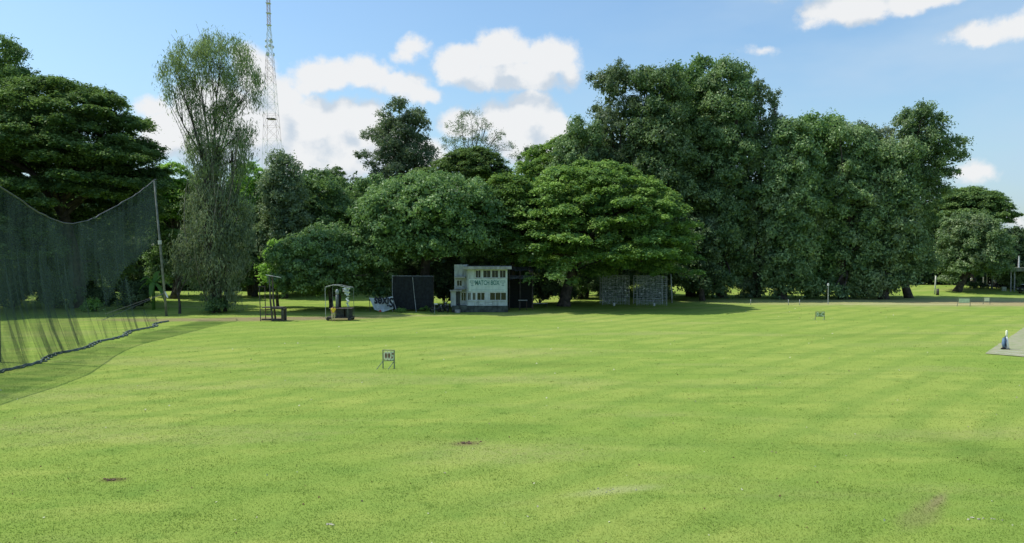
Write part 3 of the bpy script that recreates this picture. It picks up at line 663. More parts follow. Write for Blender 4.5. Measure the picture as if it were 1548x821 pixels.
def net():
    OX, OY = -34.1, 49.4
    root = thing('practice_net', 'sagging torn dark green net hung from a cable along the left side of the field', 'net', (OX, OY, 0))
    def sheet(name, keep, holes, off, amp, seed, Ds, foot=1.6, step=.16):
        vs = []; fs = []; nz_ = 96; nD = int((Ds[1] - Ds[0]) / step); zmax = 16.5; idx = {}
        def pt(i, j):
            D = Ds[0] + step * i; z = zmax * j / nz_
            low = max(0, 1 - z / 9.0)
            fold = amp * (.35 + low) * (mnoise.noise(Vector((D * .9, z * .05, seed))) + .5 * mnoise.noise(Vector((D * 2.6, z * .08, seed + 5))))
            x = netx(D) + off + foot * low ** 2.2 + fold + .35 * math.sin(D * .25 + seed) * low
            dd = D + .5 * low * mnoise.noise(Vector((D * .5, z * .1, seed + 9)))
            return Vector((x, dd, z + gh(x, dd) * max(0, 1 - z)))
        def vid(i, j):
            if (i, j) not in idx: idx[(i, j)] = len(vs); vs.append(pt(i, j) - Vector((OX, OY, 0)))
            return idx[(i, j)]
        for i in range(nD):
            for j in range(nz_):
                p = pt(i + .5, j + .5); q = proj(*p)
                jx = q[0] + 3 * mnoise.noise(Vector((i * .35, j * .05, seed))) ; jy = q[1] + 7 * mnoise.noise(Vector((i * .9, 3, seed)))
                if polyin(q[0], q[1], keep) and not any(polyin(jx, jy, h) for h in holes):
                    fs.append((vid(i, j), vid(i + 1, j), vid(i + 1, j + 1), vid(i, j + 1)))
        me = bpy.data.meshes.new(name); me.from_pydata(vs, [], fs); me.update()
        for p in me.polygons: p.use_smooth = True
        return link(name, me, NET, root)
    top = [(-900, -500), (-500, 40), (-300, 235), (-180, 262), (-90, 250), (-30, 262), (0, 283), (30, 302), (60, 322), (90, 336), (110, 339), (140, 331), (180, 309), (212, 290), (234, 271)]
    keep = top + [(237, 272), (238, 700), (-900, 1400)]
    hole1 = [(239, 366), (222, 376), (205, 398), (190, 402), (176, 430), (170, 448), (160, 462), (172, 462), (184, 424), (192, 420), (202, 442), (214, 466), (236, 478), (262, 480), (262, 300), (239, 300)]
    hole2 = [(131, 422), (150, 432), (158, 446), (156, 458), (140, 462), (130, 452)]
    sheet('netting', keep, [hole1, hole2], 0, .55, 1, (36, 85.6))
    # the torn second layer: long drapes
    k2 = [(-300, 300), (-20, 330), (20, 345), (45, 390), (52, 350), (60, 380), (72, 350), (68, 395), (88, 425), (110, 395), (112, 470), (125, 560), (-200, 760)]
    sheet('torn_drape', k2, [], .5, .8, 4, (36, 80), 1.9)
    k3 = [(160, 330), (225, 300), (234, 300), (236, 368), (200, 395), (172, 425), (160, 470), (150, 400), (120, 350)]
    sheet('torn_drape', k3, [], .35, .5, 6, (50, 85.4), 1.5)
    # gathered foot
    m = MB(); rng = random.Random(3); D = 37.0; pts = []
    while D < 79.5:
        x = netx(D) + 1.9 + .35 * math.sin(D * .8) + rng.uniform(-.12, .12); pts.append(Vector((x, D, gh(x, D) + .07)) - Vector((OX, OY, 0))); D += .45
    m.tube(pts, [.045 * (1 + .9 * math.sin(i * 1.3) ** 2) for i in range(len(pts))], 7)
    for i in range(0, len(pts) - 3, 2):
        q = pts[i] + Vector((.25 * math.sin(i * 2.1), .1, -.02)); m.tube([q, pts[i + 1] + Vector((.4, 0, -.02)), pts[i + 3] + Vector((.1, 0, 0))], [.03, .06, .03], 5)
    m.build('gathered_hem', plain('net_hem', (.13, .17, .14), .9), root)
    # cable
    m = MB(); pts = []
    D = 36.5
    while D < 85.4:
        lo, hi = -10, 17
        # height where the net's upper edge is
        best = None
        for j in range(170, 20, -1):
            z = j * .1; q = proj(netx(D), D, z)
            if polyin(q[0], q[1], keep): best = z; break
        if best: pts.append(Vector((netx(D), D, best + .05)) - Vector((OX, OY, 0)))
        D += .8
    pts.append(Vector((-39.9 - .72, 85.0, 15.6)) - Vector((OX, OY, 0)))
    m.tube(pts, .05, 5); m.build('top_cable', CABLE, root)
net()
POLE = plain('weathered_pole', (.20, .21, .19), .8, .2, 1.5, dirt=(.10, .10, .09))
def poles():
    a = at(252, 478, 85.7); b = at(233, 272, 84.9)
    r = thing('net_pole', 'tall leaning grey pole holding the far end of the green net', 'pole', (a.x, 85.7, gh(a.x, 85.7)))
    d = b - Vector(r.location)
    MB().tube([(0, 0, -.2), d * .5, d], [.14, .12, .09], 12).build('shaft', POLE, r, smooth=True)
    MB().tube([d * .53, d * .56], [.2, .2], 12).build('clamp', plain('pale_clamp', (.5, .5, .48), .6), r)
    m = MB(); q = d * .17
    for t, s in (((-3.6, -6, -1.9), .02), ((-3.6, -6.5, -2.5), .03)): m.tube([q, q + Vector(t)], s, 5)
    m.build('guy_wire', CABLE, r)
    MB().tube([q + Vector((.15, -.25, .2)), q + Vector((.5, -.3, -.5))], [.07, .1], 8).build('wire_guard', plain('wg', (.6, .6, .58), .6), r)
    a = at(4, 548, 50); r = thing('net_pole', 'pale pole at the left edge carrying the near end of the green net', 'pole', (a.x - .25, 50, gh(a.x, 50)))
    MB().tube([(0, 0, -.2), (.02, 0, 6), (.0, 0, 12.2)], [.13, .11, .09], 12).build('shaft', POLE, r, smooth=True)
    MB().tube([(0, 0, 12.2), (0, 0, 12.3)], [.13, .05], 12).build('cap', POLE, r)
poles()

# banana plant behind the net
def banana():
    D = 95; x = gx(232, D); r = thing('banana_plant', 'banana plant with long pale leaves between the net and the leaning pole', 'plant', (x, D, gh(x, D)))
    MB().tube([(0, 0, -.1), (0, 0, 2.2), (.1, 0, 3.6)], [.22, .17, .1], 10).build('stem', M['bright'], r, smooth=True)
    for i, (az, L_, up) in enumerate(((.2, 2.2, 1.4), (.9, 2.0, 2.0), (-.5, 2.3, .6), (2.4, 2.2, 1.5), (3.4, 2.0, 1.0), (1.6, 1.9, 2.3), (-1.3, 2.0, .9), (4.2, 1.8, 1.8))):
        vs = []; n = 9
        for k in range(n):
            t = k / (n - 1); p = Vector((math.cos(az) * L_ * t, math.sin(az) * L_ * t, 3.4 + up * t * 1.6 - 1.7 * t * t * (2.2 - up * .4)))
            w = .32 * math.sin(math.pi * min(1, t * .92 + .06)) ** .7; s = Vector((-math.sin(az), math.cos(az), 0))
            vs += [p - s * w + Vector((0, 0, -.1)), p, p + s * w + Vector((0, 0, -.1))]
        MB().add(vs, [q for k in range(n - 1) for q in ((k*3, k*3+1, k*3+4, k*3+3), (k*3+1, k*3+2, k*3+5, k*3+4))]).build('leaf', M['bright'], r, smooth=True)
banana()

# ------------------------------------------------------------------ white two-storey scorer's building
WHITE = plain('white_paint', (.50, .56, .54), .75, .08, 1.2, dirt=(.26, .29, .25), dscale=1.0)
WHITE2 = plain('pale_wall', (.40, .44, .42), .8, .1, 1.0, dirt=(.20, .22, .18), dscale=1.4)
CONC = plain('concrete', (.33, .34, .31), .9, .15, 2, dirt=(.12, .13, .11))
DARKCONC = plain('mossy_plinth', (.07, .085, .07), .95, .3, 2)
FRAME = plain('window_frame', (.55, .58, .55), .6, .1)
GREEN = plain('green_lettering', (.06, .19, .17), .7, .05)
GREYINK = plain('grey_lettering', (.2, .3, .28), .7, .05)
m_, nt, out = nmat('window_glass'); b = N(nt, 'ShaderNodeBsdfPrincipled'); b.inputs['Base Color'].default_value = (.015, .02, .018, 1); b.inputs['Roughness'].default_value = .12; L(nt, b.outputs[0], out.inputs[0]); GLASS = m_
DARK = plain('interior_shade', (.012, .015, .013), .9)  # near-black colour stands in for the shade inside rooms and sheds
BANNERC = plain('banner_vinyl', (.50, .60, .56), .5, .04, 1, dirt=(.36, .44, .40))
def building():
    D = 91.0; s = D / F; ox = gx(736, D); z0 = gh(ox, D)
    r = thing('scorers_box', 'small white two storey building with a green lettered banner between its rows of windows', 'building', (ox, D, z0))
    X = lambda px: (px - 736) * s
    Z = lambda py: (472 - py) * s
    m = MB(); y0, y1 = 0, 4.2; th = .18
    # front wall pieces around the openings
    xl, xr = X(705.5), X(767)
    up = [(718.7, 727), (730, 742), (743.2, 753.5), (755.2, 764.8)]; uz = (Z(420), Z(408))
    lw = [(706.8, 712), (714, 719.2), (721, 733), (740.3, 765.5)]; lz = (Z(454), Z(442))
    zb, zt = Z(462), Z(406)
    def band(z_lo, z_hi, ops):
        xs = [xl] + [v for a, b_ in ops for v in (X(a), X(b_))] + [xr]
        for i in range(0, len(xs), 2): m.b2(xs[i], xs[i+1], y0, y0 + th, z_lo, z_hi)
    m.b2(xl, xr, y0, y0 + th, zb, lz[0]); band(lz[0], lz[1], lw); m.b2(xl, xr, y0, y0 + th, lz[1], uz[0]); band(uz[0], uz[1], up); m.b2(xl, xr, y0, y0 + th, uz[1], zt)
    m.b2(xl, xl + th, th, y1, zb, zt); m.b2(xr - th, xr, th, y1, zb, zt); m.b2(xl + th, xr - th, y1 - th, y1, zb, zt)
    m.build('wall', WHITE, r)
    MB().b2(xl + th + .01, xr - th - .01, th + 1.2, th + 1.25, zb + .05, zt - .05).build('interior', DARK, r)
    MB().b2(X(700), X(773.5), -.75, y1 + .3, Z(407) + .02, Z(402.5)).build('roof', CONC, r, bevel=.02)
    MB().b2(X(683), X(768), -.05, y1 + .1, -.3, Z(462) - .003).build('plinth', DARKCONC, r)
    MB().b2(X(688), X(696), -.5, -.06, -.3, .35).b2(X(688), X(696), -.9, -.51, -.3, .16).build('step', CONC, r)
    for (ops, (z_lo, z_hi), splits) in ((up, uz, (1, 1, 1, 1)), (lw, lz, (1, 1, 2, 3))):
        for (a, b_), k in zip(ops, splits):
            A, B = X(a), X(b_); w = MB()
            t = .05
            w.b2(A, A + t, .03, .13, z_lo, z_hi).b2(B - t, B, .03, .13, z_lo, z_hi).b2(A + t, B - t, .03, .13, z_lo, z_lo + t).b2(A + t, B - t, .03, .13, z_hi - t, z_hi)
            for q in range(1, k): x = A + (B - A) * q / k; w.b2(x - .03, x + .03, .03, .13, z_lo + t, z_hi - t)
            if k == 1: w.b2((A+B)/2 - .015, (A+B)/2 + .015, .04, .12, z_lo + t, z_hi - t)
            f = w.build('window', FRAME, r)
            MB().b2(A + t, B - t, .085, .095, z_lo + t, z_hi - t).build('pane', GLASS, f)
            MB().b2(A - .05, B + .05, -.07, -.003, z_lo - .07, z_lo - .002).build('sill', WHITE, f)
    # lettered banner
    bn = MB().b2(X(708.5), X(766.5), -.035, -.004, Z(440.5), Z(421.5)).build('banner', BANNERC, r)
    textmesh('lettering', 'MATCH BOX', .80, GREEN, bn, (X(736.5), -.045, Z(427.5)), xs=.64, bold=.022)
    textmesh('small_lettering', '---------------', .2, GREYINK, bn, (X(737), -.042, Z(433.3)), xs=.9)
    MB().b2(X(712), X(763), -.042, -.038, Z(438.3), Z(437.8)).build('stripe', GREYINK, bn)
    for px in (714, 760.3):   # emblems: crest shapes on the banner's ends
        e = MB(); c = Vector((X(px), -.04, Z(427.5))); rr = .24
        e.tube([c + Vector((0, .004, 0)), c + Vector((0, -.004, 0))], rr * .62, 14)
        for sx_ in (-1, 1): e.b2(c.x + sx_ * .2, c.x + sx_ * .3, -.045, -.037, c.z - .02, c.z + .28)
        e.b2(c.x - .28, c.x + .28, -.046, -.0445, c.z + .2, c.z + .3); e.b2(c.x - .16, c.x + .16, -.045, -.037, c.z - .36, c.z - .24)
        e.build('emblem', GREYINK, bn)
        MB().tube([c + Vector((0, -.002, 0)), c + Vector((0, -.009, 0))], rr * .32, 12).build('emblem_centre', BANNERC, bn)
    # faint markings under the windows
    mk = MB()
    for a, b_, c, d in ((720, 725, 457, 457.6), (720, 720.6, 457, 461), (725, 730, 460.2, 460.8), (733, 745, 456.6, 457.2), (733, 733.6, 456.6, 461), (744.4, 745, 456.6, 460.5), (738, 744, 460, 460.5)):
        mk.b2(X(a), X(b_), -.007, -.003, Z(d), Z(c))
    mk.build('wall_markings', plain('faded_ink', (.25, .28, .26), .9), r)
    # set back side wing
    w = MB(); y2 = .9
    w.b2(X(686), X(705.5) - .003, y2, y2 + 3.0, Z(441), Z(400)).b2(X(694.8), X(705.5) - .003, y2 - .02, y2 + 2.9, Z(463), Z(441) - .002)
    w.build('side_wing', WHITE2, r)
    MB().b2(X(681), X(688.8), .3, 1.5, Z(464.5), Z(440.5)).build('porch_pier', WHITE2, r)
    MB().b2(X(689), X(694.6), y2 + .15, y2 + .2, Z(463), Z(441)).build('door', plain('dark_door', (.06, .075, .07), .6), r)
    MB().b2(X(680), X(698), .0, 1.2, Z(440.3), Z(438.6)).build('porch_roof', CONC, r)
    MB().b2(X(686.5), X(703), y2 - .7, y2 - .005, Z(420.5), Z(418)).build('awning', CONC, r)
    for (a, b_, c, d) in ((689.5, 698, 433, 423.5), (696.2, 704, 455.5, 442.3)):
        f = MB(); A, B, z_lo, z_hi = X(a), X(b_), Z(c), Z(d); yy = y2 - .06; t = .05
        f.b2(A, A+t, yy, yy+.035, z_lo, z_hi).b2(B-t, B, yy, yy+.035, z_lo, z_hi).b2(A+t, B-t, yy, yy+.035, z_lo, z_lo+t).b2(A+t, B-t, yy, yy+.035, z_hi-t, z_hi).b2((A+B)/2-.02, (A+B)/2+.02, yy, yy+.035, z_lo+t, z_hi-t)
        fo = f.build('window', FRAME, r); MB().b2(A+t, B-t, yy+.012, yy+.02, z_lo+t, z_hi-t).build('pane', GLASS, fo)
    rl = MB()
    for px in (687, 690, 693, 696, 699, 702): rl.tube([(X(px), y2 - .75, Z(437)), (X(px), y2 - .75, Z(433))], .02, 5)
    rl.tube([(X(686), y2 - .75, Z(433)), (X(703), y2 - .75, Z(433))], .03, 6); rl.b2(X(686), X(703), y2 - .8, y2 - .03, Z(437.6), Z(436.8)); rl.build('balcony', CONC, r)
    MB().tube([(X(706.2), -.06, Z(461)), (X(706.2), -.06, Z(408))], .045, 8).build('drain_pipe', WHITE2, r)
building()

METAL = plain('rusty_steel', (.075, .070, .065), .7, .35, 4, dirt=(.12, .06, .035))
PAINTM = plain('grey_green_steel', (.13, .17, .14), .6, .2, 3)
GALV = plain('galvanised_pipe', (.42, .44, .42), .5, .15, 3)
# canopy shed right of the building
def lean_to():
    D = 96; s = D / F; ox = gx(790, D); z0 = gh(ox, D)
    r = thing('open_shed', 'dark open sided shed with rough sheet roof right of the white building', 'shed', (ox, D, z0))
    X = lambda px: (px - 790) * s; Z = lambda py: (467.5 - py) * s
    sheetm = plain('corrugated_sheet', (.16, .17, .16), .6, .3, 2, dirt=(.07, .05, .04))
    for i, (za, zb_, ya, yb) in enumerate(((409, 404, -1.2, 2), (421, 416, -1.6, -.4))):
        m = MB(); n = 44; vs = []
        for k in range(n + 1):
            x = X(769) + (X(806) - X(769)) * k / n; dz = .035 * math.sin(k * 1.57)
            vs += [Vector((x, ya, Z(za) + dz + .12 * mnoise.noise(Vector((x, i, 0))))), Vector((x, yb, Z(zb_) + dz))]
        m.add(vs, [(2*k, 2*k+2, 2*k+3, 2*k+1) for k in range(n)]); m.build('roof_sheet', sheetm, r)
    for x in (770, 786, 805):
        for y in (-1.1, 1.9): MB().tube([(X(x), y, -.2), (X(x), y, Z(409 if y < 0 else 404) - .03)], .055, 8).build('post', METAL, r)
    MB().b2(X(770), X(805), 2.0, 2.05, 0, Z(425)).build('back_wall', DARK, r)
lean_to()
def bench(label, px, D, w, h, mat, group=None):
    x = gx(px, D); r = thing('table', label, 'table', (x, D, gh(x, D)), 0, group)
    MB().box((0, 0, h), (w, .6, .07)).build('top', mat, r, bevel=.01)
    for a in (-1, 1):
        for b_ in (-1, 1): MB().tube([(a * (w/2 - .1), b_ * .22, -.03), (a * (w/2 - .1), b_ * .22, h - .035)], .03, 6).build('leg', METAL, r)
bench('pale topped table under the open shed', 790.5, 94.3, 1.15, 1.62 - .35, GALV)

# black sight screen
def screen():
    D = 92.5; s = D / F; ox = gx(624, D); z0 = gh(ox, D)
    r = thing('sight_screen', 'large black sight screen on a pale pipe frame beside the upside down banner', 'screen', (ox, D, z0))
    X = lambda px: (px - 624) * s; Z = lambda py: (470.5 - py) * s
    vs = []; n = 40; mk = 14
    for i in range(n + 1):
        for j in range(mk + 1):
            x = X(593.5) + (X(655) - X(593.5)) * i / n; z = Z(468) + (Z(417.5) - Z(468)) * j / mk
            vs.append((x, .04 * math.sin(x * 9) * (1 - j / mk * .6) + .05 * mnoise.noise(Vector((x, z, 0))), z))
    m = MB().add(vs, [(i*(mk+1)+j, (i+1)*(mk+1)+j, (i+1)*(mk+1)+j+1, i*(mk+1)+j+1) for i in range(n) for j in range(mk)])
    o = m.build('black_cloth', plain('black_cloth', (.012, .016, .018), .9, .3, 3), r, smooth=True)
    for px in (593, 655.5): MB().tube([(X(px), .12, -.2), (X(px), .12, Z(416))], .055 if px < 600 else .04, 8).build('post', GALV if px < 600 else METAL, r)
    MB().tube([(X(593), .12, Z(417)), (X(655.5), .12, Z(417.5))], .035, 6).build('top_rail', GALV, r)
    MB().tube([(X(624), -.16, Z(419)), (X(626.5), -.18, Z(445)), (X(630.5), -.9, Z(470) - .1)], .03, 6).build('hanging_rope', GALV, r)
    MB().tube([(X(594), -.05, Z(452)), (X(602), -1.2, Z(471))], .05, 6).build('brace', GALV, r)
    MB().tube([(X(655), .15, Z(440)), (X(652), 1.6, -.1)], .04, 6).build('brace', METAL, r)
screen()
# banner hanging upside down
def banner():
    D = 91.5; s = D / F; ox = gx(577, D); z0 = gh(ox, D)
    r = thing('banner', 'crumpled white banner hung upside down, with large black letters', 'banner', (ox, D, z0))
    X = lambda px: (px - 577) * s; Z = lambda py: (472 - py) * s
    n, mk = 30, 16; vs = []
    for i in range(n + 1):
        for j in range(mk + 1):
            u = i / n; v = j / mk
            tx = 557.5 + (594 - 557.5) * u; ty = 449.5 + (.8 - 2.0 * u) + 1.5 * math.sin(u * math.pi)
            bx_ = 566 + (594.5 - 566) * u; by = 468 + (1.5 + 3.5 * math.sin(u * math.pi) if u < .45 else (1.5 + 3.5 * math.sin(.45 * math.pi)) * (1 - (u - .45) / .55)) - 1
            px = tx * v + bx_ * (1 - v); py = ty * v + by * (1 - v)
            vs.append((X(px), .10 * math.sin(u * 11 + v * 3) * (1.1 - v) + .05 * math.sin(u * 23 - v * 5), Z(py)))
    m = MB().add(vs, [(i*(mk+1)+j, (i+1)*(mk+1)+j, (i+1)*(mk+1)+j+1, i*(mk+1)+j+1) for i in range(n) for j in range(mk)])
    cloth = m.build('cloth', plain('white_vinyl', (.62, .68, .70), .6, .05, 2, dirt=(.42, .48, .50)), r, smooth=True)
    ink = plain('black_ink', (.012, .016, .022), .7, .05); fade = plain('faded_blue_ink', (.28, .34, .38), .7, .05); red = plain('red_ink', (.45, .07, .05), .7, .05)
    textmesh('lettering', 'Sixes', 1.62, ink, cloth, (X(580.5), -.20, Z(456.2)), rot=(R(90), R(180 + 2), 0), xs=.72, bold=.05)
    mm = MB()
    for k, (a, b_, py) in enumerate(((571, 590, 461), (572, 591, 463), (573, 592, 464.6), (572, 588, 466.4))): 
        x = a
        while x < b_: w = .9 + (k * 7 + x * 3) % 1.6; mm.b2(X(x), X(min(x + w, b_)), -.185, -.18, Z(py + .7), Z(py)); x += w + .5
    mm.build('small_lettering', fade, cloth)
    MB().tube([(X(575), -.17, Z(470.2)), (X(575), -.18, Z(470.2))], .14, 12).b2(X(572.5), X(577.5), -.185, -.18, Z(471), Z(470.4)).build('red_mark', red, cloth)
    MB().tube([(X(559), .15, -.2), (X(558), .1, Z(447.5))], .04, 6).build('stake', METAL, r)
    MB().tube([(X(557), .05, Z(449)), (X(594.5), .05, Z(447.6))], .015, 5).build('rope', CABLE, r)
banner()

# umpire style steel stand
def stand():
    D = 80.0; s = D / F; ox = gx(412, D); z0 = gh(ox, D)
    r = thing('viewing_stand', 'dark steel frame stand with tall rails and a broad step on bare earth', 'stand', (ox, D, z0))
    X = lambda px: (px - 412) * s; Z = lambda py: (485 - py) * s
    for (a, b_, y, zt) in ((394.5, 396, -.5, 433), (398, 399, .5, 433)):
        MB().tube([(X(b_), y, -.1), (X(a), y, Z(zt))], .05, 8).build('rail_post', METAL, r)
    MB().tube([(X(393), -.5, Z(433)), (X(399), .5, Z(433.5))], .05, 6).build('rail', METAL, r)
    for y in (-.5, .5): MB().tube([(X(414), y, -.05), (X(411), y, Z(455)), (X(409.5), y, Z(418))], [.11, .10, .06], 8).build('mast', METAL, r)
    MB().tube([(X(402), 0, Z(415.5)), (X(414), -.1, Z(417.5)), (X(425), 0, Z(419.5))], .04, 6).build('cross_arm', GALV, r)
    MB().box((X(409.7), 0, Z(418)), (.12, 1.1, .12)).build('mast_cap', METAL, r)
    MB().box(((X(399)+X(428))/2, 0, Z(464.5)), (X(428) - X(397), 1.15, .09)).box((X(421), 0, Z(466)), (X(431)-X(411), 1.2, .14), Matrix.Rotation(.06, 3, 'Y')).build('platform', METAL, r)
    for x in (429,):
        for y in (-.5, .5): MB().box((X(x), y, Z(466)/2 - .02), (.26, .14, Z(466))).build('leg', METAL, r)
    for z in (468, 476, 483): MB().tube([(X(396), -.5, Z(z)), (X(414), -.5, Z(z - .5))], .035, 6).tube([(X(398), .5, Z(z)), (X(414), .5, Z(z - .5))], .035, 6).build('rail', METAL, r)
    MB().box((X(412.5), 0, Z(482.5)), (X(430) - X(396), .14, .10)).box((X(413), -.5, Z(483)), (X(430) - X(399), .09, .09)).build('base_frame', METAL, r)
stand()

# frame cart with torn cloth
def cart():
    D = 80.5; s = D / F; ox = gx(513, D); z0 = gh(ox, D)
    r = thing('frame_cart', 'wheeled pipe frame cart with an arched top and shreds of pale cloth', 'cart', (ox, D, z0))
    X = lambda px: (px - 513) * s; Z = lambda py: (484 - py) * s
    for i, (px, y, zt) in enumerate(((494.5, -.7, 433.5), (501, .7, 433), (528, -.7, 434), (533, .7, 434.5))):
        MB().tube([(X(px), y, .12), (X(px - .6), y, Z(zt))], .03, 6).build('post', GALV if i == 0 else PAINTM, r)
    for y in (-.7, .7):
        MB().tube([(X(494), y, Z(433.5)), (X(500), y, Z(431.2)), (X(507), y, Z(430.3)), (X(515), y, Z(431.2)), (X(522), y, Z(433)), (X(532), y, Z(434.5))], .03, 6).build('arch', GALV, r)
    for px, z in ((494.3, 433.5), (507, 430.5), (520, 432.5), (532, 434.5)): MB().tube([(X(px), -.7, Z(z)), (X(px), .7, Z(z))], .025, 6).build('cross_bar', PAINTM, r)
    MB().b2(X(499), X(533), -.68, .68, Z(466.5), Z(465.6)).build('deck', METAL, r)
    MB().b2(X(496), X(534), -.72, .72, Z(480.5), Z(478.5)).build('base', METAL, r)
    MB().b2(X(509), X(521), -.45, .55, Z(478.4), Z(466.6)).b2(X(524), X(532), -.55, .4, Z(478.4), Z(467)).build('crate', plain('dark_crate', (.035, .04, .038), .8, .3), r, bevel=.02)
    for px in (498, 531):
        for y in (-.72, .72):
            w = MB().ring((X(px), y, .19), (0, 1, 0), .15, .045).build('wheel', plain('rubber', (.02, .02, .02), .9), r)
            MB().tube([(X(px), y - .03, .19), (X(px), y + .03, .19)], .11, 12).build('rim', METAL, w)
    # torn cloth shreds hanging from the top right
    for k, (a, b_, c, d) in enumerate(((521, 528, 433.5, 440), (524, 531, 434.5, 446), (525.5, 530, 448, 462), (522, 526, 436, 443))):
        vs = []; n = 10
        for i in range(n + 1):
            t = i / n; w = (b_ - a) / 2 * (.5 + .5 * abs(math.sin(i * 1.9 + k * 2)))
            cx_ = (a + b_) / 2 + 1.4 * math.sin(i * 1.3 + k)
            z = Z(c + (d - c) * t)
            vs += [(X(cx_ - w), -.74 + .08 * math.sin(i), z), (X(cx_ + w), -.76 - .08 * math.cos(i * 1.4), z - .04)]
        MB().add(vs, [(2*i, 2*i+1, 2*i+3, 2*i+2) for i in range(n)]).build('torn_cloth', plain('pale_cloth', (.60, .64, .62), .9), r)
    o = thing('gas_cylinder_post', 'grey wrapped post with a rounded top standing inside the frame cart', 'post', (ox + X(509.3), D + .1, z0))
    zb = Z(465.5)
    MB().tube([(0, 0, zb), (0, 0, zb + .9), (0, 0, zb + 1.45)], [.19, .17, .15], 12).build('wrapped_body', plain('grey_wrap', (.16, .18, .18), .8, .2), o, smooth=True)
    MB().tube([(0, 0, zb + 1.45), (0, 0, zb + 1.55), (0, 0, zb + 1.75), (0, 0, zb + 1.95), (0, 0, zb + 2.03)], [.08, .17, .19, .15, .05], 12).build('rounded_cap', plain('pale_grey_cap', (.30, .33, .34), .6, .1), o, smooth=True)
cart()

# ------------------------------------------------------------------ people
def person(label, loc, rz, joints, shirt, trouser, skinc, hairc, group=None, scale=1.0):
    r = thing('person', label, 'person', loc, rz, group)
    def skinmesh(name, pts, edges, rad, mat, root=0):
        me = bpy.data.meshes.new(name); me.from_pydata([Vector(p) * scale for p in pts], edges, []); o = bpy.data.objects.new(name, me); col.objects.link(o)
        o.modifiers.new('s', 'SKIN'); sd = me.skin_vertices[0].data
        for i, q in enumerate(rad): sd[i].radius = (q[0] * scale, q[1] * scale) if isinstance(q, tuple) else (q * scale, q * scale); sd[i].use_root = (i == root)
        o.modifiers.new('u', 'SUBSURF').levels = 2
        bpy.context.view_layer.update()
        m2 = bpy.data.meshes.new_from_object(o.evaluated_get(bpy.context.evaluated_depsgraph_get())); bpy.data.objects.remove(o)
        m2.name = name; m2.materials.clear()
        for p in m2.polygons: p.use_smooth = True
        return link(name, m2, mat, r)
    J = joints
    SK = plain('skin', skinc, .6, .05); SH = plain('shirt', shirt, .9, .08); TR = plain('trousers', trouser, .9, .1); HR = plain('hair', hairc, .8, .1)
    body = [J['pelvis'], J['waist'], J['chest'], J['neck'], J['head'], J['crown'], J['shL'], J['elL'], J['wrL'], J['haL'], J['shR'], J['elR'], J['wrR'], J['haR'], J['hiL'], J['knL'], J['anL'], J['toL'], J['hiR'], J['knR'], J['anR'], J['toR']]
    ed = [(0,1),(1,2),(2,3),(3,4),(4,5),(2,6),(6,7),(7,8),(8,9),(2,10),(10,11),(11,12),(12,13),(0,14),(14,15),(15,16),(16,17),(0,18),(18,19),(19,20),(20,21)]
    rd = [(.14,.10),(.125,.09),(.15,.10),(.052,.055),(.078,.095),(.06,.07),.055,.042,.03,.035,.055,.042,.03,.035,.08,.058,.04,.035,.08,.058,.04,.035]
    skinmesh('body', body, ed, rd, SK)
    skinmesh('shirt', [J['pelvis'], J['waist'], J['chest'], Vector(J['neck']) - Vector((0,0,.05)), J['shL'], Vector(J['shL']).lerp(Vector(J['elL']), .75), J['shR'], Vector(J['shR']).lerp(Vector(J['elR']), .75)],
             [(0,1),(1,2),(2,3),(2,4),(4,5),(2,6),(6,7)], [(.165,.12),(.15,.11),(.17,.118),(.07,.07),.075,.06,.075,.06], SH)
    skinmesh('trousers', [Vector(J['pelvis']) - Vector((0,0,.02)), J['hiL'], J['knL'], Vector(J['anL']) + Vector((0,0,.04)), J['hiR'], J['knR'], Vector(J['anR']) + Vector((0,0,.04))],
             [(0,1),(1,2),(2,3),(0,4),(4,5),(5,6)], [(.16,.115),.095,.073,.055,.095,.073,.055], TR)
    h = Vector(J['head']); c = Vector(J['crown'])
    skinmesh('hair', [h + Vector((0,.03,.03)), c + Vector((0,.01,.0))], [(0,1)], [(.075,.07),(.072,.08)], HR)
    return r
def standing(bend=0.0, arm=0.0):
    return dict(pelvis=(0,0,.92), waist=(0,-.01,1.08), chest=(0,-.02-bend*.5,1.33), neck=(0,-.03-bend,1.50), head=(0,-.06-bend,1.60), crown=(0,-.05-bend,1.70),
        shL=(-.19,-.02-bend*.5,1.42), elL=(-.25,-.04-bend*.6,1.15), wrL=(-.24,-.16-arm-bend,.93+arm*.5), haL=(-.23,-.21-arm-bend,.86+arm*.55),
        shR=(.19,-.02-bend*.5,1.42), elR=(.25,.0-bend*.6,1.14), wrR=(.26,-.08-bend,.90), haR=(.26,-.10-bend,.81),
        hiL=(-.10,0,.87), knL=(-.12,-.05,.48), anL=(-.13,.02,.08), toL=(-.14,-.12,.04), hiR=(.10,0,.87), knR=(.12,.0,.48), anR=(.14,.06,.08), toR=(.15,-.08,.04))
x = gx(503.5, 78.9); person('person in a yellow shirt standing at the left posts of the frame cart', (x, 78.9, gh(x, 78.9)), .5, standing(.06, .1), (.95, .62, .06), (.60, .50, .30), (.25, .14, .08), (.02, .015, .012), scale=.98)
x = gx(1468, 146); person('person in a white shirt standing in the shade under the pale green round tree', (x, 146, gh(x, 146)), .2, standing(.1, .2), (.75, .77, .75), (.03, .035, .05), (.22, .13, .08), (.02, .02, .02))
x = gx(1504, 138); person('person in a white shirt beside the parked motorbikes near the utility pole', (x, 138, gh(x, 138)), -.6, standing(.16, .3), (.70, .72, .72), (.03, .03, .04), (.22, .13, .08), (.02, .02, .02))

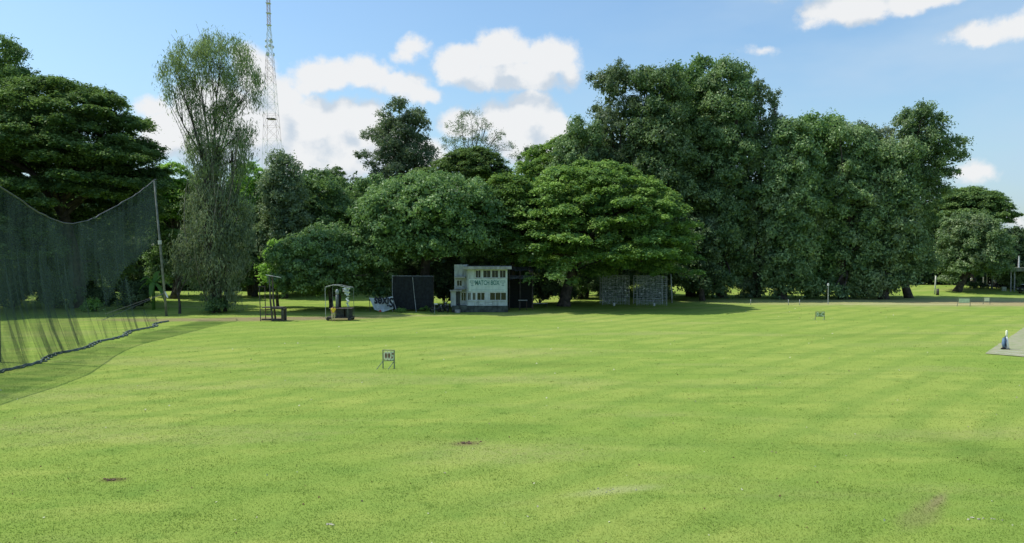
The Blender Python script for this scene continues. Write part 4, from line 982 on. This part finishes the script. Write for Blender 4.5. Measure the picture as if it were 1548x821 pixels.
# ------------------------------------------------------------------ score boards on the field
def scoreboard(label, px, py, D, w, h, text, blank=None, rz=0.0, cols=None, bw=None, green=True):
    x = gx(px, D); r = thing('distance_board', label, 'sign', (x, D, gh(x, D)), rz)
    fm = green if not isinstance(green, bool) else (PAINTM if green else DULLG); tr = .035 if green is True else .022
    for sx_ in (-1, 1):
        p = MB().tube([(sx_ * w/2, 0, -.05), (sx_ * w/2, 0, h)], tr, 6).build('post', fm, r)
        MB().tube([(sx_ * w/2, 0, h * .40), (sx_ * w/2 - .33, -.35, -.03)], .022, 6).build('brace', fm, r)
    MB().tube([(-w/2, 0, h - .02), (w/2, 0, h - .02)], .03, 6).tube([(-w/2, 0, h * .40), (w/2, 0, h * .43)], .02, 6).build('rail', fm, r)
    if blank:
        MB().b2(-w/2 * blank[0], w/2 * blank[1], -.03, .0, h * .42, h * .93).build('panel', blank[2], r)
    else:
        n = len(text); pw = w * .86 / n
        pb = MB().b2(-w/2 + .07, w/2 - .05, .0, .02, h * .44, h * .88).build('panel', plain('board', cols[0], .7), r)
        for i, ch in enumerate(text):
            cx_ = -w/2 + .09 + pw * (i + .5)
            if ch != ' ': textmesh('digit', ch, h * .66, cols[1][i], pb, (cx_, -.012, h * .66), xs=.82, bold=.020)
    return r
DULLG = plain('dull_green_frame', (.17, .19, .12), .8, .1)
CREAM = plain('cream_paint', (.86, .82, .56), .7, .05); PGREEN = plain('pale_green_paint', (.62, .70, .46), .7, .08); LIME = plain('lime_white_paint', (.72, .80, .52), .7, .05)
scoreboard('small green framed board showing cream 005 in the middle of the field', 587, 557, 47.3, .74, 1.20, '005', rz=-.12, cols=((.22, .07, .035), (CREAM, CREAM, PGREEN)))
scoreboard('faded board with pale worn figures standing far out on the right of the field', 1240, 484, 81, 1.0, .92, '0-C', cols=((.25, .33, .11), (LIME, PGREEN, LIME)), green=DULLG)
scoreboard('wide faint blank board near the far edge of the field on the right', 1457.5, 462, 101, 1.75, 1.15, '', blank=(.8, .85, PGREEN), green=False)
scoreboard('small pale blank board just right of the wide faint one', 1492, 459, 105, .95, 1.0, '', blank=(.75, .75, LIME), green=False)

# stakes and poles
def stake(name, label, px, D, h, rad, mat, cat='post', group=None, lean=0.0, extra=None):
    x = gx(px, D); o = MB().tube([(0, 0, -.05), (lean * .5, 0, h * .5), (lean, 0, h)], [rad, rad * .9, rad * .8], 10).build(name, mat, None, smooth=True)
    o.location = (x, D, gh(x, D)); return tag(o, label, cat, group)
for px, lab in ((1135, 'short pale stake in the shade line, leftmost of the three stakes before the tall trees'), (1192, 'short pale stake, middle of the three before the tall trees'), (1209, 'short pale stake nearest the tall lamp post')):
    stake('stake', lab, px, 103, .8, .045, GALV, 'stake', 'stakes along the shade line')
def lamp(px, D, h, label, head):
    x = gx(px, D); r = thing('lamp_post', label, 'lamp post', (x, D, gh(x, D)))
    MB().tube([(0, 0, -.1), (0, 0, h)], [.06, .045], 8).build('post', GALV, r)
    if head: MB().tube([(0, 0, h), (0, 0, h + .05), (0, 0, h + .3), (0, 0, h + .38)], [.05, .14, .12, .03], 10).build('lamp_head', plain('lamp_white', (.6, .62, .6), .5), r)
lamp(1252, 105, 2.6, 'thin post with a small pale head standing before the tall trees', True)
stake('pole', 'pale thin pole at the right side of the netted cages under the tall trees', 1016, 108, 4.2, .10, GALV, 'pole', lean=-.2)
stake('pole', 'bright pale pole on the sunlit strip left of the round tree', 1413, 128, 3.2, .12, plain('cream_pole', (.6, .62, .5), .7), 'pole', lean=.15)
stake('stump', 'dark stump standing right of the bright pale pole', 1417.5, 126, 1.1, .25, METAL, 'stump')
def utility():
    D = 136; a = gx(1499, D); r = thing('utility_pole', 'tall grey utility pole by the parked motorbikes', 'pole', (a, D, gh(a, D)))
    MB().tube([(0, 0, -.2), (.25, 0, 3.5), (.45, 0, 7.0)], [.20, .16, .11], 10).build('shaft', POLE, r, smooth=True)
    MB().tube([(.0, 0, 6.2), (1.0, 0, 6.4)], .04, 6).build('cross_arm', GALV, r)
utility()
for px, D, lab in ((1432, 150, 'pale square notice on two legs under the trees, left of a trunk'), (1441, 151, 'smaller dim notice close to the round tree trunk')):
    x = gx(px, D); r = thing('notice_board', lab, 'sign', (x, D, gh(x, D) - .4))
    for a in (-.25, .25): MB().tube([(a, .04, -.1), (a, .04, 1.4)], .03, 6).build('post', METAL, r)
    MB().b2(-.35, .35, -.02, .02, 1.2, 2.1).build('panel', GALV, r)

# netted batting cages under the umbrella tree
CW = plain('cage_wire', (.62, .68, .65), .7, .3)
def cage(label, px0, px1, pyt, D, pyb, seed, bits, rows, colsn):
    s = D / F; ox = gx((px0 + px1) / 2, D); z0 = gh(ox, D); w = (px1 - px0) * s; h = (pyb - pyt) * s; dp = 3.0
    r = thing('net_cage', label, 'cage', (ox, D, z0))
    for sx_ in (-1, 1):
        for y in (0, dp): MB().tube([(sx_ * w/2, y, -.1), (sx_ * w/2, y, h)], .05, 6).build('post', GALV, r)
    MB().tube([(-w/2, 0, h), (w/2, 0, h)], .035, 6).tube([(-w/2, dp, h), (w/2, dp, h)], .035, 6).tube([(-w/2, 0, h), (-w/2, dp, h)], .035, 6).tube([(w/2, 0, h), (w/2, dp, h)], .035, 6).build('top_frame', GALV, r)
    rng = random.Random(seed); b_ = MB()
    for y in (0, dp):
        m = MB()
        for i in range(1, colsn):
            x = -w/2 + w * i / colsn; m.tube([(x + rng.uniform(-.05, .05), y, 0.02), (x + rng.uniform(-.1, .1), y + rng.uniform(-.1, .1), h * .5), (x, y, h - .03)], .014, 3, False)
        for j in range(1, rows):
            z = h * j / rows; pts = [(-w/2 + w * k / 8, y + rng.uniform(-.05, .05), z + rng.uniform(-.07, .07)) for k in range(9)]; m.tube(pts, .014 + .012 * (j % 3 == 0), 3, False)
        m.build('netting', CW, r)
    #W m.build('netting', plain('cage_wire', (.62, .68, .65), .7, .3), r)
    for _ in range(bits):
        x = rng.uniform(-w/2, w/2) * .95; z = h * rng.random() ** .8 * .95 + .05; q = rng.uniform(.04, .13)
        b_.box((x, rng.uniform(-.05, .02), z), (q * rng.uniform(.6, 2), .02, q * rng.uniform(.7, 1.6)), Matrix.Rotation(rng.uniform(-.6, .6), 3, 'Y'))
    b_.build('caught_scraps', plain('scraps', (.75, .80, .76), .8, .3, 9), r)
cage('netted cage with many pale scraps caught in its mesh, under the umbrella tree', 911, 951, 413, 104, 457, 1, 46, 20, 16)
cage('dim netted cage with taller right post next to the pale pole', 963, 1008, 415, 103, 459, 2, 14, 16, 20)
for px, D, lab in ((928.5, 102, 'white bottle shaped bin at the foot of the cage with scraps'), (989, 101.5, 'small white bucket at the foot of the dim cage')):
    x = gx(px, D); r = thing('bucket', lab, 'bucket', (x, D, gh(x, D)))
    MB().tube([(0, 0, 0), (0, 0, .3), (0, 0, .42)], [.14, .17, .15], 12).build('body', plain('white_plastic', (.7, .72, .7), .5, .05), r, smooth=True)
    MB().ring((0, 0, .42), (0, 0, 1), .15, .02).build('rim', GALV, r)
bench('low dark bench in the shade below the bright umbrella tree', 815, 98.5, 2.2, .55, GALV)

# motorbikes
RUB = plain('tyre', (.015, .015, .015), .9)
def motorbike(label, px, D, rz, body, group):
    x = gx(px, D); r = thing('motorbike', label, 'motorbike', (x, D, gh(x, D)), rz, group)
    for xx in (-.62, .62):
        w = MB().ring((xx, 0, .29), (0, 1, 0), .25, .05).build('wheel', RUB, r)
        m = MB().ring((xx, 0, .29), (0, 1, 0), .18, .015, 16, 4)
        for k in range(5): a = k * 1.257; m.tube([(xx, 0, .29), (xx + .18 * math.cos(a), 0, .29 + .18 * math.sin(a))], .015, 4)
        m.build('rim', METAL, w)
    MB().tube([(-.55, 0, .45), (-.2, 0, .42), (.05, 0, .36), (.25, 0, .62), (.4, 0, .85)], [.08, .13, .12, .10, .07], 10).tube([(-.75, 0, .66), (-.5, 0, .62), (-.2, 0, .55)], [.04, .11, .10], 8).build('body', plain('bike_paint', body, .35, .05), r, smooth=True)
    MB().tube([(-.68, 0, .78), (-.4, 0, .80), (-.05, 0, .72), (.08, 0, .70)], [.06, .12, .12, .05], 8).build('seat', RUB, r, smooth=True)
    MB().tube([(.62, .06, .29), (.38, .05, .9)], .025, 6).tube([(.62, -.06, .29), (.38, -.05, .9)], .025, 6).build('fork', GALV, r)
    hb = MB().tube([(.26, -.32, 1.03), (.36, -.12, .98), (.38, 0, .94), (.36, .12, .98), (.26, .32, 1.03)], .018, 6).build('handlebar', METAL, r)
    for y in (-.24, .24): MB().tube([(.3, y, 1.02), (.28, y * 1.2, 1.16)], .01, 4).box((.28, y * 1.25, 1.19), (.02, .1, .07)).build('mirror', GALV, hb)
    MB().tube([(.42, 0, .88), (.50, 0, .86)], [.09, .07], 10).build('headlight', plain('lens', (.6, .62, .6), .2), r)
    MB().tube([(-.1, .1, .3), (-.75, .13, .36)], [.03, .05], 8).build('exhaust', GALV, r)
    MB().tube([(0, -.05, .32), (.02, -.2, .01)], .015, 5).build('kickstand', METAL, r)
    return r
g_ = 'motorbikes parked by the white building'
motorbike('dark motorbike with a pale box nearest the black screen', 661, 91, .3, (.03, .03, .035), g_)
motorbike('dark motorbike in the middle between the screen and the white building', 669, 92, .9, (.05, .05, .055), g_)
motorbike('dark motorbike closest to the white building porch', 677, 91, 1.7, (.02, .025, .03), g_)
g_ = 'motorbikes parked near the utility pole'
motorbike('motorbike left of the utility pole at the far right', 1488, 137, .2, (.04, .04, .05), g_)
motorbike('pale motorbike just left of the sunlit block by the pole', 1497, 137.5, .5, (.4, .42, .42), g_)
motorbike('motorbike right of the utility pole beside the person in white', 1508, 137, .7, (.03, .03, .03), g_)
# small white mailbox like marker by the screen
x = gx(657, 89.5); r = thing('marker_post', 'thin post with a white flat head beside the black screen', 'marker', (x, 89.5, gh(x, 89.5)))
MB().tube([(0, 0, -.05), (0, 0, 1.1)], .025, 6).build('post', GALV, r); MB().box((.18, 0, 1.14), (.42, .25, .12)).build('head', plain('white_head', (.72, .74, .72), .6), r, bevel=.02)

# shed at right edge and car
def shed():
    D = 134; s = D / F; ox = gx(1545, D); z0 = gh(ox, D)
    r = thing('pavilion', 'long open dark shed with a low flat roof at the right edge', 'shed', (ox, D, z0))
    X = lambda px: (px - 1545) * s; Z = lambda py: (441 - py) * s
    MB().b2(X(1512), X(1700), -1.5, 7, Z(409), Z(406)).b2(X(1512), X(1700), -1.55, -1.5, Z(411), Z(406) + .03).build('roof', plain('mossy_roof', (.20, .21, .16), .9, .3, 1, dirt=(.08, .11, .05)), r)
    for px in (1521, 1526.5, 1562, 1600, 1650):
        for y in (-1.2, 6.5): MB().tube([(X(px), y, -.2), (X(px), y, Z(409) - .003)], .11, 8).build('post', CONC, r)
    MB().b2(X(1529), X(1700), 6.7, 6.9, 0, Z(410)).build('back_wall', DARK, r)
    MB().b2(X(1512), X(1518), -.6, -.2, -.05, .75).build('low_wall', plain('lw', (.4, .44, .3), .9), r)
    MB().tube([(X(1545), 1, Z(405.9)), (X(1545.4), 1, Z(388))], [.14, .12], 8).build('vent_pipe', plain('vp', (.65, .67, .65), .6), r)
shed()
def car():
    D = 130; x = gx(1550.5, D); r = thing('parked_car', 'dark car with a pale roof parked at the right edge before the shed', 'car', (x, D, gh(x, D)), 0)
    prof = [(-1.0, .35), (-1.02, .75), (-.95, .95), (-.55, 1.02), (2.3, 1.02), (3.0, .95), (3.1, .4)]
    def ext(p, w, nm, mat, par, tw=1.0):
        n = len(p); vs = [(a, -w, b_) for a, b_ in p] + [(a, w, b_) for a, b_ in p]
        return MB().add(vs, [tuple(range(n)), tuple(range(2*n-1, n-1, -1))] + [(i, i + n, (i + 1) % n + n, (i + 1) % n) for i in range(n)]).build(nm, mat, par, bevel=.04)
    ext(prof, .85, 'body', plain('car_paint', (.03, .035, .04), .3, .05), r)
    ext([(-.5, 1.03), (-.2, 1.52), (2.0, 1.52), (2.5, 1.03)], .72, 'cabin', GLASS, r)
    ext([(-.28, 1.53), (-.2, 1.6), (2.0, 1.6), (2.1, 1.53)], .74, 'roof', plain('white_roof', (.75, .77, .76), .4, .03), r)
    for a in (-.4, 2.4):
        for b_ in (-.8, .8):
            w = MB().ring((a, b_, .33), (0, 1, 0), .24, .09).build('wheel', RUB, r); MB().tube([(a, b_ - .05, .33), (a, b_ + .05, .33)], .17, 12).build('rim', GALV, w)
    for b_ in (-.55, .55): MB().b2(-1.05, -1.0, b_ - .18, b_ + .18, .68, .84).build('headlight', plain('hl', (.7, .7, .7), .2), r)
car()

# cricket pitch and the post on it
def pitch():
    P0 = Vector((34.6, 54.0, 0)); d = Vector((15.2, 18, 0)).normalized(); w = Vector((d.y, -d.x, 0)); n = 30; vs = []
    for i in range(n + 1):
        for j in range(5):
            p = P0 + d * (26 * i / n) + w * (3.4 * j / 4 + (.12 * mnoise.noise(Vector((i * .8, j, 1))) if j in (0, 4) else 0)); vs.append((p.x, p.y, gh(p.x, p.y) + .045))
    m, nt, out = nmat('pitch_mat'); b = N(nt, 'ShaderNodeBsdfDiffuse'); geo = N(nt, 'ShaderNodeNewGeometry')
    n1 = N(nt, 'ShaderNodeTexNoise'); n1.inputs['Scale'].default_value = 1.6; n1.inputs['Detail'].default_value = 7; L(nt, geo.outputs['Position'], n1.inputs['Vector'])
    L(nt, mixc(nt, sstep(nt, n1.outputs[0], .35, .7), (.34, .33, .22), (.26, .30, .15)), b.inputs[0]); L(nt, b.outputs[0], out.inputs[0])
    tag(MB().add(vs, [(i*5+j, i*5+j+1, (i+1)*5+j+1, (i+1)*5+j) for i in range(n) for j in range(4)]).build('pitch', m), 'pale worn cricket pitch at the right edge', kind='structure')
    mk = MB()
    for t in (1.0, 2.5):
        for k in range(8):
            a = P0 + d * t + w * (.5 + 2.6 * k / 8); b_ = P0 + d * t + w * (.5 + 2.6 * (k + 1) / 8); e = d * .07
            z = lambda q: gh(q.x, q.y) + .052
            mk.quad((a.x, a.y, z(a)), (b_.x, b_.y, z(b_)), (b_.x + e.x, b_.y + e.y, z(b_)), (a.x + e.x, a.y + e.y, z(a)))
    tag(mk.build('crease_marking', plain('chalk', (.75, .77, .7), .9)), 'white crease lines across the cricket pitch', kind='structure')
    D = 56.2; x = gx(1523.5, D); r = thing('marker_post', 'white tapered post with a blue grey bag leaning on it, on the pitch', 'post', (x, D, gh(x, D) + .045))
    WP = plain('white_gloss', (.82, .83, .80), .5, .03)
    MB().tube([(.02, 0, .04), (.0, 0, .5), (-.02, 0, .95)], [.16, .11, .06], 12).build('post', WP, r, smooth=True)
    MB().tube([(-.02, 0, .95), (-.03, 0, 1.1), (-.03, 0, 1.38), (-.03, 0, 1.45)], [.05, .08, .075, .03], 12).build('head', plain('cream_head', (.85, .85, .62), .5, .03), r, smooth=True)
    MB().tube([(-.18, .05, .06), (-.22, .05, .4), (-.2, .04, .8), (-.1, .02, 1.0)], [.08, .13, .12, .05], 10).build('bag', plain('blue_grey_bag', (.16, .25, .36), .8, .2, 6), r, smooth=True)
    MB().tube([(-.10, -.1, .15), (-.16, -.09, .5), (-.12, -.07, .9)], [.03, .05, .03], 8).build('strap', plain('navy', (.03, .05, .10), .8), r, smooth=True)
    MB().tube([(0, 0, -.01), (0, 0, .05)], [.24, .22], 14).tube([(-.45, -.05, .03), (-.3, -.05, .07), (-.12, -.05, .05)], [.07, .11, .06], 8).build('base', RUB, r)
pitch()

# ------------------------------------------------------------------ radio tower
def tower():
    D = 400; x = gx(414, D); r = thing('radio_tower', 'tall thin red and white lattice radio tower rising above the trees', 'tower', (x, D, 0))
    RED = plain('hazed_tower_red', (.54, .40, .43), .7, .05); WHT = plain('hazed_tower_white', (.62, .62, .64), .7, .05); GRY = plain('hazed_antenna_grey', (.6, .63, .68), .7, .05)  # distance haze is mixed into these tower colours
    def hz(py): return at(414, py, D).z
    def hw(z):  # half width of the lattice
        py = 380 - (z - CAMH) * F / D
        if py > 240: return 4.2 + (py - 240) * .012
        if py > 85: return 1.6 + (py - 85) / 155 * 2.6
        if py > 55: return 1.1
        return .75
    def cxo(z): return gx(414, D) * 0 - (z / 140) * 2.6 + 1.0
    zs = [0]
    while zs[-1] < hz(-330): zs.append(zs[-1] + max(2.6, hw(zs[-1]) * 1.9))
    for i in range(len(zs) - 1):
        z0, z1 = zs[i], zs[i + 1]; a, b_ = hw(z0), hw(z1); m = MB(); t = .08
        c0 = [Vector((cxo(z0) + sx_ * a, sy * a, z0)) for sx_, sy in ((-1, -1), (1, -1), (1, 1), (-1, 1))]
        c1 = [Vector((cxo(z1) + sx_ * b_, sy * b_, z1)) for sx_, sy in ((-1, -1), (1, -1), (1, 1), (-1, 1))]
        for k in range(4):
            m.tube([c0[k], c1[k]], t, 4, False); m.tube([c0[k], c1[(k + 1) % 4]], t * .7, 4, False); m.tube([c0[(k + 1) % 4], c1[k]], t * .7, 4, False); m.tube([c1[k], c1[(k + 1) % 4]], t * .7, 4, False)
        band = int(z0 / 16) % 2
        m.build('lattice_section', (WHT if band else RED) if z0 < hz(90) or z0 > hz(50) else GRY, r)
    for py, w in ((70, 1.7), (62, 1.5), (82, 1.8)):
        z = hz(py); m = MB()
        for k in range(3): a = k * 2.1 + py; m.tube([(cxo(z) + w * math.cos(a), w * math.sin(a), z), (cxo(z) + (w + .7) * math.cos(a), (w + .7) * math.sin(a), z)], [.9, .7], 10)
        m.build('antenna_dish', GRY, r)
    z = hz(180); MB().box((cxo(z), 0, z), (hw(z) * 1.3, hw(z) * 1.3, .5)).build('platform', METAL, r)
    for py in (38, 20, 5, -20): z = hz(py); MB().box((cxo(z), 0, z), (2.3, 2.3, .35)).build('collar', GRY, r)
tower()

# ------------------------------------------------------------------ light and sky
SUN_EL, SUN_AZ = R(57), R(-76)     # azimuth from +Y, negative is towards -X
sd = bpy.data.lights.new('sun', 'SUN'); sd.energy = 4.2; sd.angle = R(.53); sd.color = (1.0, .955, .88)
so = bpy.data.objects.new('sun', sd); col.objects.link(so)
v = Vector((math.sin(SUN_AZ) * math.cos(SUN_EL), math.cos(SUN_AZ) * math.cos(SUN_EL), math.sin(SUN_EL)))
so.rotation_euler = v.to_track_quat('Z', 'Y').to_euler(); so.location = (-30, 20, 60)

def azel(px, py):
    d = Vector(raydir(px, py)).normalized(); return math.atan2(d.x, d.y), math.asin(d.z)
def build_world():
    w = bpy.data.worlds.new('World'); scene.world = w; w.use_nodes = True; nt = w.node_tree; nt.nodes.clear()
    out = N(nt, 'ShaderNodeOutputWorld'); bg = N(nt, 'ShaderNodeBackground'); L(nt, bg.outputs[0], out.inputs[0])
    sky = N(nt, 'ShaderNodeTexSky'); sky.sky_type = 'NISHITA'; sky.sun_disc = False; sky.sun_elevation = SUN_EL; sky.sun_rotation = SUN_AZ
    sky.air_density = 1.3; sky.dust_density = 1.2; sky.ozone_density = 2.0
    # cloud field in azimuth / elevation
    g = bpy.data.node_groups.new('cloud_field', 'ShaderNodeTree')
    g.interface.new_socket('Vector', in_out='INPUT', socket_type='NodeSocketVector')
    g.interface.new_socket('Value', in_out='OUTPUT', socket_type='NodeSocketFloat')
    gi = g.nodes.new('NodeGroupInput'); go = g.nodes.new('NodeGroupOutput')
    wn = N(g, 'ShaderNodeTexNoise'); wn.inputs['Scale'].default_value = 17; wn.inputs['Detail'].default_value = 8; wn.inputs['Roughness'].default_value = .6; L(g, gi.outputs[0], wn.inputs['Vector'])
    wv = N(g, 'ShaderNodeVectorMath', operation='MULTIPLY_ADD'); L(g, wn.outputs['Color'], wv.inputs[0]); wv.inputs[1].default_value = (.05, .036, 0); 
    off = N(g, 'ShaderNodeVectorMath', operation='ADD'); L(g, gi.outputs[0], off.inputs[0]); off.inputs[1].default_value = (-.025, -.018, 0)
    L(g, off.outputs[0], wv.inputs[2])
    P = wv.outputs[0]
    puffs = [(385, 112, 34, 36), (372, 85, 18, 18), (425, 150, 42, 40), (405, 195, 60, 60), (470, 190, 62, 52), (520, 170, 40, 26), (480, 235, 110, 50), (555, 175, 34, 22), (560, 200, 60, 28),
        (232, 163, 24, 20), (250, 200, 40, 40), (330, 190, 80, 70),
        (490, 112, 52, 26), (550, 108, 46, 24), (605, 128, 52, 20), (640, 140, 40, 14), (460, 125, 25, 18), (622, 72, 28, 19), (612, 82, 22, 12),
        (700, 95, 44, 36), (755, 80, 58, 34), (830, 88, 50, 36), (775, 118, 90, 24), (862, 110, 22, 22),
        (800, 170, 46, 34), (832, 195, 38, 44), (790, 210, 60, 46), (750, 175, 44, 26), (700, 185, 46, 24), (820, 235, 50, 30),
        (1238, 14, 30, 20), (1290, 4, 70, 28), (1380, -8, 70, 22), (1330, 5, 40, 14), (1228, 34, 16, 10), (1490, 50, 54, 18), (1535, 38, 40, 22), (1156, 77, 26, 8),
        (1478, 264, 28, 13), (1540, 332, 20, 11), (1250, -60, 160, 40), (600, 230, 90, 30)]
    cur = None
    for (px, py, rx, ry) in puffs:
        a, e = azel(px, py); ia, ie = F / rx, F / ry
        m = N(g, 'ShaderNodeVectorMath', operation='MULTIPLY_ADD'); L(g, P, m.inputs[0]); m.inputs[1].default_value = (ia, ie, 0); m.inputs[2].default_value = (-a * ia, -e * ie, 0)
        ln = N(g, 'ShaderNodeVectorMath', operation='LENGTH'); L(g, m.outputs[0], ln.inputs[0])
        # keep hills of comparable steepness whatever the puff size
        vv = math_(g, 'MULTIPLY', math_(g, 'SUBTRACT', 1.0, ln.outputs['Value']), min(1.0, (rx * ry) ** .5 / 42))
        cur = vv if cur is None else math_(g, 'SMOOTH_MAX', cur, vv, .12)
    fn = N(g, 'ShaderNodeTexNoise'); fn.inputs['Scale'].default_value = 26; fn.inputs['Detail'].default_value = 9; fn.inputs['Roughness'].default_value = .62; L(g, gi.outputs[0], fn.inputs['Vector'])
    L(g, math_(g, 'ADD', cur, math_(g, 'MULTIPLY_ADD', fn.outputs[0], .9, -.45)), go.inputs[0])
    tc = N(nt, 'ShaderNodeTexCoord'); nv = N(nt, 'ShaderNodeVectorMath', operation='NORMALIZE'); L(nt, tc.outputs['Generated'], nv.inputs[0])
    sx = N(nt, 'ShaderNodeSeparateXYZ'); L(nt, nv.outputs[0], sx.inputs[0])
    az = math_(nt, 'ARCTAN2', sx.outputs[0], sx.outputs[1]); el = math_(nt, 'ARCSINE', sx.outputs[2])
    cv = N(nt, 'ShaderNodeCombineXYZ'); L(nt, az, cv.inputs[0]); L(nt, el, cv.inputs[1])
    def field(dv):
        gn = N(nt, 'ShaderNodeGroup'); gn.node_tree = g
        if dv:
            a = N(nt, 'ShaderNodeVectorMath', operation='ADD'); L(nt, cv.outputs[0], a.inputs[0]); a.inputs[1].default_value = dv; L(nt, a.outputs[0], gn.inputs[0])
        else: L(nt, cv.outputs[0], gn.inputs[0])
        return gn.outputs[0]
    f0 = field(None); f1 = field((-.010, .034, 0))
    alpha = math_(nt, 'MULTIPLY', sstep(nt, f0, -.10, .32), .97)
    lit = math_(nt, 'MULTIPLY_ADD', math_(nt, 'SUBTRACT', f0, f1), 1.25, .66, clamp=True)
    thick = sstep(nt, f0, .25, .95)
    lit = math_(nt, 'SUBTRACT', lit, math_(nt, 'MULTIPLY', thick, .10), clamp=True)
    cc = mixc(nt, sstep(nt, lit, .15, .85), (6.0, 6.8, 7.7), (8.8, 8.9, 9.0))
    # thin high haze
    hz = N(nt, 'ShaderNodeTexNoise'); hz.inputs['Scale'].default_value = 3.2; hz.inputs['Detail'].default_value = 6
    mp = N(nt, 'ShaderNodeMapping'); mp.inputs['Scale'].default_value = (1, 2.6, 1); mp.inputs['Rotation'].default_value = (0, 0, .25); L(nt, cv.outputs[0], mp.inputs[0]); L(nt, mp.outputs[0], hz.inputs['Vector'])
    side = sstep(nt, az, -.05, .50, .12, 1.0)
    low = sstep(nt, el, .42, .05, .35, 1.0)
    ha = math_(nt, 'MULTIPLY', math_(nt, 'MULTIPLY', sstep(nt, hz.outputs[0], .36, .68), side), low)
    mul = N(nt, 'ShaderNodeVectorMath', operation='MULTIPLY'); L(nt, sky.outputs[0], mul.inputs[0]); mul.inputs[1].default_value = SKYMUL
    base = mixc(nt, ha, mul.outputs[0], (5.2, 6.9, 8.7))
    base = mixc(nt, sstep(nt, el, .30, .02, 0, .35), base, (4.6, 6.4, 8.6))
    full = mixc(nt, alpha, base, cc)
    # the lower half of the world dome is the land
    full = mixc(nt, sstep(nt, el, -.005, -.03), full, (1.0, 1.5, .5)); L(nt, full, bg.inputs[0])
    pass; bg.inputs[1].default_value = 0.1
    w.cycles.sampling_method = 'MANUAL'; w.cycles.sample_map_resolution = 512
SKYMUL = (1.30, 1.54, 1.70)
build_world()

scene.view_settings.view_transform = 'Standard'; scene.view_settings.look = 'None'; scene.view_settings.exposure = 0; scene.view_settings.gamma = 1
scene.render.engine = 'CYCLES'
cy = scene.cycles
cy.max_bounces = 5; cy.diffuse_bounces = 3; cy.glossy_bounces = 1; cy.transmission_bounces = 3; cy.transparent_max_bounces = 12
cy.use_denoising = True; cy.caustics_reflective = False; cy.caustics_refractive = False
